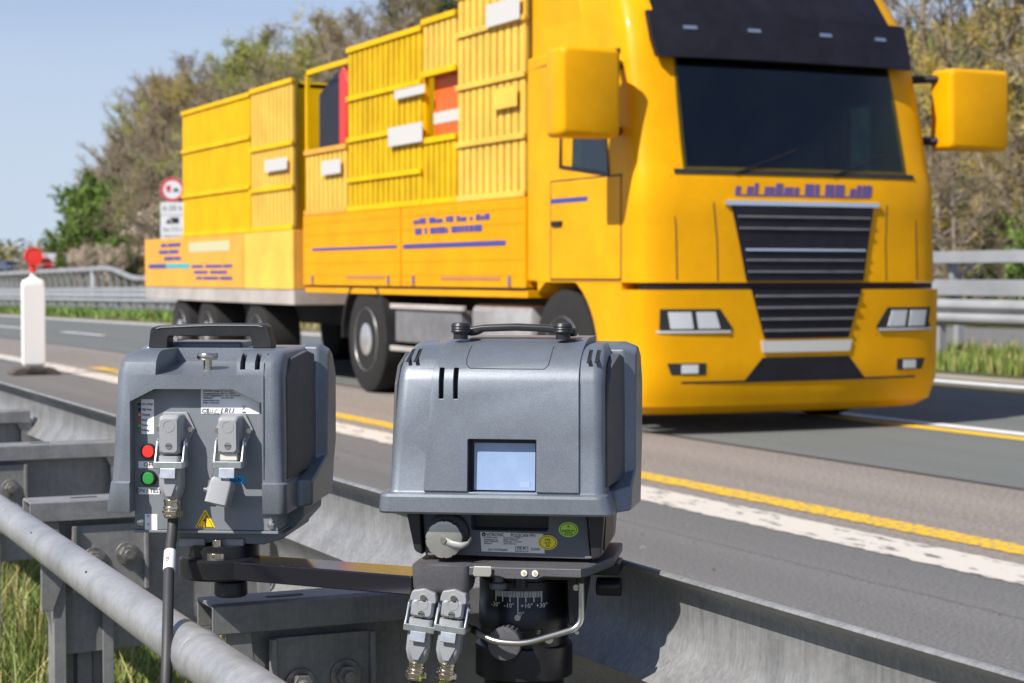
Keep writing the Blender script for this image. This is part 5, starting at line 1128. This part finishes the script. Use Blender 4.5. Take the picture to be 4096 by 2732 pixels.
def make_tree(name, kind, H, seed, tw, leafn, leafs, spread=.36, limbs=15, twl=1.):
    random.seed(seed); T = G(); C = G()
    top = Vector((random.uniform(-.06, .06)*H, random.uniform(-.06, .06)*H, H*.9)); r0 = H*.017
    tr = [Vector((0, 0, -.6)), Vector((0, 0, H*.15)), top*.45 + rv(H*.012), top*.75 + rv(H*.015), top]
    T.tube(tr, [r0*1.2, r0, r0*.7, r0*.4, r0*.1], 7)
    def at(t):
        t *= 4; i = min(3, int(t)); return tr[i].lerp(tr[i+1], t-i)
    for i in range(limbs):
        t = .22 + .76*(i+random.random())/limbs; b = at(t); az = i*2.4 + random.uniform(-.5, .5); up = random.uniform(.45, 1.2)
        L_ = H*spread*(1.15 - .75*abs(t-.45)/.55)*random.uniform(.7, 1.15)
        d = Vector((cos(az), sin(az), up)).normalized(); m1 = b + d*L_*.5 + rv(L_*.05); e = b + d*L_ + Vector((0, 0, L_*.15)) + rv(L_*.08)
        T.tube([b, m1, e], [r0*.5*(1.1-t)+.01, r0*.34*(1.1-t)+.014, .012], 5)
        for j in range(9):
            q = random.uniform(.25, 1); p = (b.lerp(m1, q*2) if q < .5 else m1.lerp(e, q*2-1)); dd = (d*.6 + rv(.55) + Vector((0, 0, .35))).normalized(); l2 = L_*random.uniform(.22, .5); e2 = p + dd*l2
            blade(C, p, e2, tw*2)
            for k in range(8):
                q2 = random.uniform(.2, 1); p3 = p.lerp(e2, q2); d3 = (dd*.7 + rv(.5) + Vector((0, 0, .15))).normalized(); e3 = p3 + d3*H*.075*twl*random.uniform(.5, 1.2); blade(C, p3, e3, tw)
                for m in range(3):
                    p4 = p3.lerp(e3, random.uniform(.3, 1)); blade(C, p4, p4 + (d3+rv(.7)).normalized()*H*.032*twl*random.uniform(.5, 1.3), tw*.7)
                for m in range(leafn):
                    leaf(C, p3.lerp(e3, random.uniform(.1, 1.1)) + rv(H*.012), leafs*random.uniform(.5, 1.3))
    return T, C
def make_pine(H, seed):
    random.seed(seed); T = G(); C = G(); T.tube([(0, 0, -.5), (.05, 0, H*.5), (.1, .1, H*.97)], [H*.016, H*.012, .02], 7)
    for i in range(34):
        t = .35 + .63*(i+random.random())/34; b = Vector((.08*t, .05*t, H*t)); az = i*2.4; L_ = H*.22*(1.15-t)*random.uniform(.7, 1.4) + .3
        d = Vector((cos(az), sin(az), random.uniform(-.05, .45))).normalized(); e = b+d*L_; T.tube([b, e], [.04, .01], 4)
        for j in range(60):
            p = b.lerp(e, random.uniform(.3, 1.05)) + rv(.2); blade(C, p, p + (rv(.5)+Vector((0, 0, .5))).normalized()*random.uniform(.25, .5), .05)
    return T, C
def shade(name, T, C, mt, parent_name):
    r = bpy.data.objects.new(parent_name, None); COL.objects.link(r)
    T.build('trunk', M_BARK, r, smooth=60); C.build('crown', mt, r, smooth=0); return r
BR, OL, BD, FR_, BL, PN, GO = 'bare', 'olive', 'budding', 'fresh', 'blossom', 'pine', 'gold'
protos = {
 BR: [shade('b', *make_tree('b', BR, 9.0, s, .020, 0, .05, .38), M_TW1, 'bare_tree') for s in (1, 2, 3)],
 OL: [shade('o', *make_tree('o', OL, 8.5, s, .017, 2, .075, .40), M_TW2, 'budding_tree') for s in (4, 5)],
 BD: [shade('g', *make_tree('g', BD, 8.0, s, .015, 4, .085, .38), M_TW3, 'budding_tree') for s in (6, 7)],
 FR_: [shade('f', *make_tree('f', FR_, 6.0, s, .012, 8, .11, .46, 17), M_TW4, 'leafy_tree') for s in (8,)],
 BL: [shade('l', *make_tree('l', BL, 4.0, s, .012, 5, .06, .5, 14), M_TW5, 'blossoming_bush') for s in (9,)],
 PN: [shade('p', *make_pine(12, 10), M_PINE, 'pine_tree')],
 GO: [shade('y', *make_tree('y', GO, 8.0, s, .011, 4, .050, .40, 17), M_TW6, 'budding_tree') for s in (12, 13)],
}
used = set()
cat_of = {BR: 'tree', OL: 'tree', BD: 'tree', FR_: 'tree', BL: 'bush', PN: 'tree', GO: 'tree'}
def plant(kind, x, y, s, label, group, dz=0.):
    i = random.randrange(len(protos[kind])); p = protos[kind][i]
    if (kind, i) in used: p = copy_tree(p)
    used.add((kind, i))
    p.location = (x, y, ground_z(x, y) - .1 + dz); p.rotation_euler = (0, 0, random.uniform(0, 6.28)); p.scale = (s*random.uniform(.9, 1.15), s*random.uniform(.9, 1.15), s)
    tag(p, label, cat_of[kind], group); return p
random.seed(77)
LB = {BR: ('bare brown tree on the wooded slope left of the truck', 'bare trees on the left slope'), OL: ('olive brown tree with first buds on the slope left of the truck', 'olive trees on the left slope'),
      BD: ('yellow green budding tree high on the slope behind the truck', 'green budding trees on the slope'), FR_: ('dense fresh green bushy tree at the foot of the slope beside the sign', 'fresh green trees at the slope foot'),
      BL: ('pale blossoming bush at the foot of the left slope', 'blossoming bushes')}
for i in range(62):
    y = random.uniform(100, 204); x = 30 + 16*(random.random()**.8)
    if y/x > 4.55: y = x*random.uniform(3.2, 4.5)
    sc_ = 1 if y/x < 4.1 else .72
    k = random.choices([BR, OL, BD], [.76, .2, .04])[0]
    if y < 140 and x > 37: k = random.choices([BR, OL, BD], [.5, .3, .2])[0]
    plant(k, x, y, sc_*random.uniform(.75, 1.1), *LB[k])
for i in range(16):
    y = random.uniform(95, 165); x = random.uniform(46, 54); k = random.choice([BR, OL, BD]); plant(k, x, y, random.uniform(.8, 1.05), *LB[k])
for x, y, s in ((31, 131, 1.0), (31.5, 138, 1.1), (30.5, 143, .75), (33, 150, .95), (34.5, 158, .8), (30.2, 124, .6)): plant(FR_, x, y, s, *LB[FR_])
for x, y, s in ((28.8, 123, .8), (28.6, 129, .8), (29, 134, .7), (31, 117, 1.3), (31, 112, 1.2)): plant(BL, x, y, s, *LB[BL])
plant(PN, 42.0, 106, .78, 'dark green pine at the top of the slope above the yellow trailer', 'pines on the slope'); plant(PN, 43.5, 100.5, .85, 'dark green pine at the top of the slope above the yellow trailer', 'pines on the slope')
plant(PN, 45, 95, .7, 'dark green pine at the top of the slope above the yellow trailer', 'pines on the slope')
for i in range(16):
    y = random.uniform(50, 98); x = random.uniform(30, 46); k = random.choice([BR, OL, BD]); plant(k, x, y, random.uniform(.8, 1.05), 'half bare tree on the slope hidden mostly behind the yellow truck', 'trees behind the truck')
for i in range(30):
    y = random.uniform(17, 52); x = random.uniform(29, 42); k = random.choices([GO, OL, BR], [.6, .2, .2])[0]
    plant(k, x, y, random.uniform(.7, 1.0), {GO: 'golden green budding tree on the bank right of the truck', OL: 'olive twiggy tree on the bank right of the truck', BR: 'bare twiggy tree on the bank right of the truck'}[k], {GO: 'golden trees right of the truck', OL: 'olive trees right of the truck', BR: 'bare trees right of the truck'}[k])
for i in range(14):
    y = random.uniform(22, 50); x = random.uniform(28, 31.5); k = random.choice([OL, BR, FR_]); plant(k, x, y, random.uniform(.3, .5), {OL: 'low olive shrub at the foot of the right bank', BR: 'low bare shrub at the foot of the right bank', FR_: 'low green shrub at the foot of the right bank'}[k], 'shrubs along the right bank')
plant(BR, 18.6, 99, .30, 'small brown shrub against the end of the barrier at the left edge', None)
tufts('slope_scrub', 16000, (27.5, 58), (15, 212), (.4, 1.5), .06, foliage('scrub_brown', (.20, .15, .09), (.08, .065, .035), .5), 'brown leafless undergrowth covering the wooded slope', 41, lambda x, y: 1 if y < 4.5*x else 0, .6, cat='undergrowth')
tufts('slope_green', 7000, (27.5, 50), (15, 212), (.3, .9), .07, foliage('scrub_green', (.16, .19, .04), (.06, .08, .02), .5), 'green undergrowth along the foot of the wooded slope', 42, lambda x, y: (1 if x < 32 else .25) if y < 4.5*x else 0, .6, cat='undergrowth')
# far belt of trees closing the view along the road
random.seed(5); C = G()
for i in range(150):
    y = random.uniform(270, 360); x = random.uniform(40, 140); H = random.uniform(3.5, 6.2); z = ground_z(x, y)
    for j in range(70):
        p = Vector((x + random.gauss(0, H*.3), y + random.gauss(0, H*.3), z + H*random.random()**.7)); leaf(C, p, random.uniform(.3, .7))
o = C.build('far_trees', foliage('far_foliage', (.24, .20, .085), (.12, .12, .05), .08), smooth=0); tag(o, 'distant belt of brownish green trees at the end of the road', 'trees', kind='stuff')
p = copy_tree(protos[PN][0]); p.location = (77.5, 262, ground_z(77.5, 262)); p.scale = (.72, .72, .62); tag(p, 'dark lone conifer far off at the left edge of the picture', 'tree')
for k in protos:
    for i, p in enumerate(protos[k]):
        if (k, i) not in used: plant(k, 36, 70 + 3*i, .8, 'half bare tree on the slope hidden mostly behind the yellow truck', 'trees behind the truck')
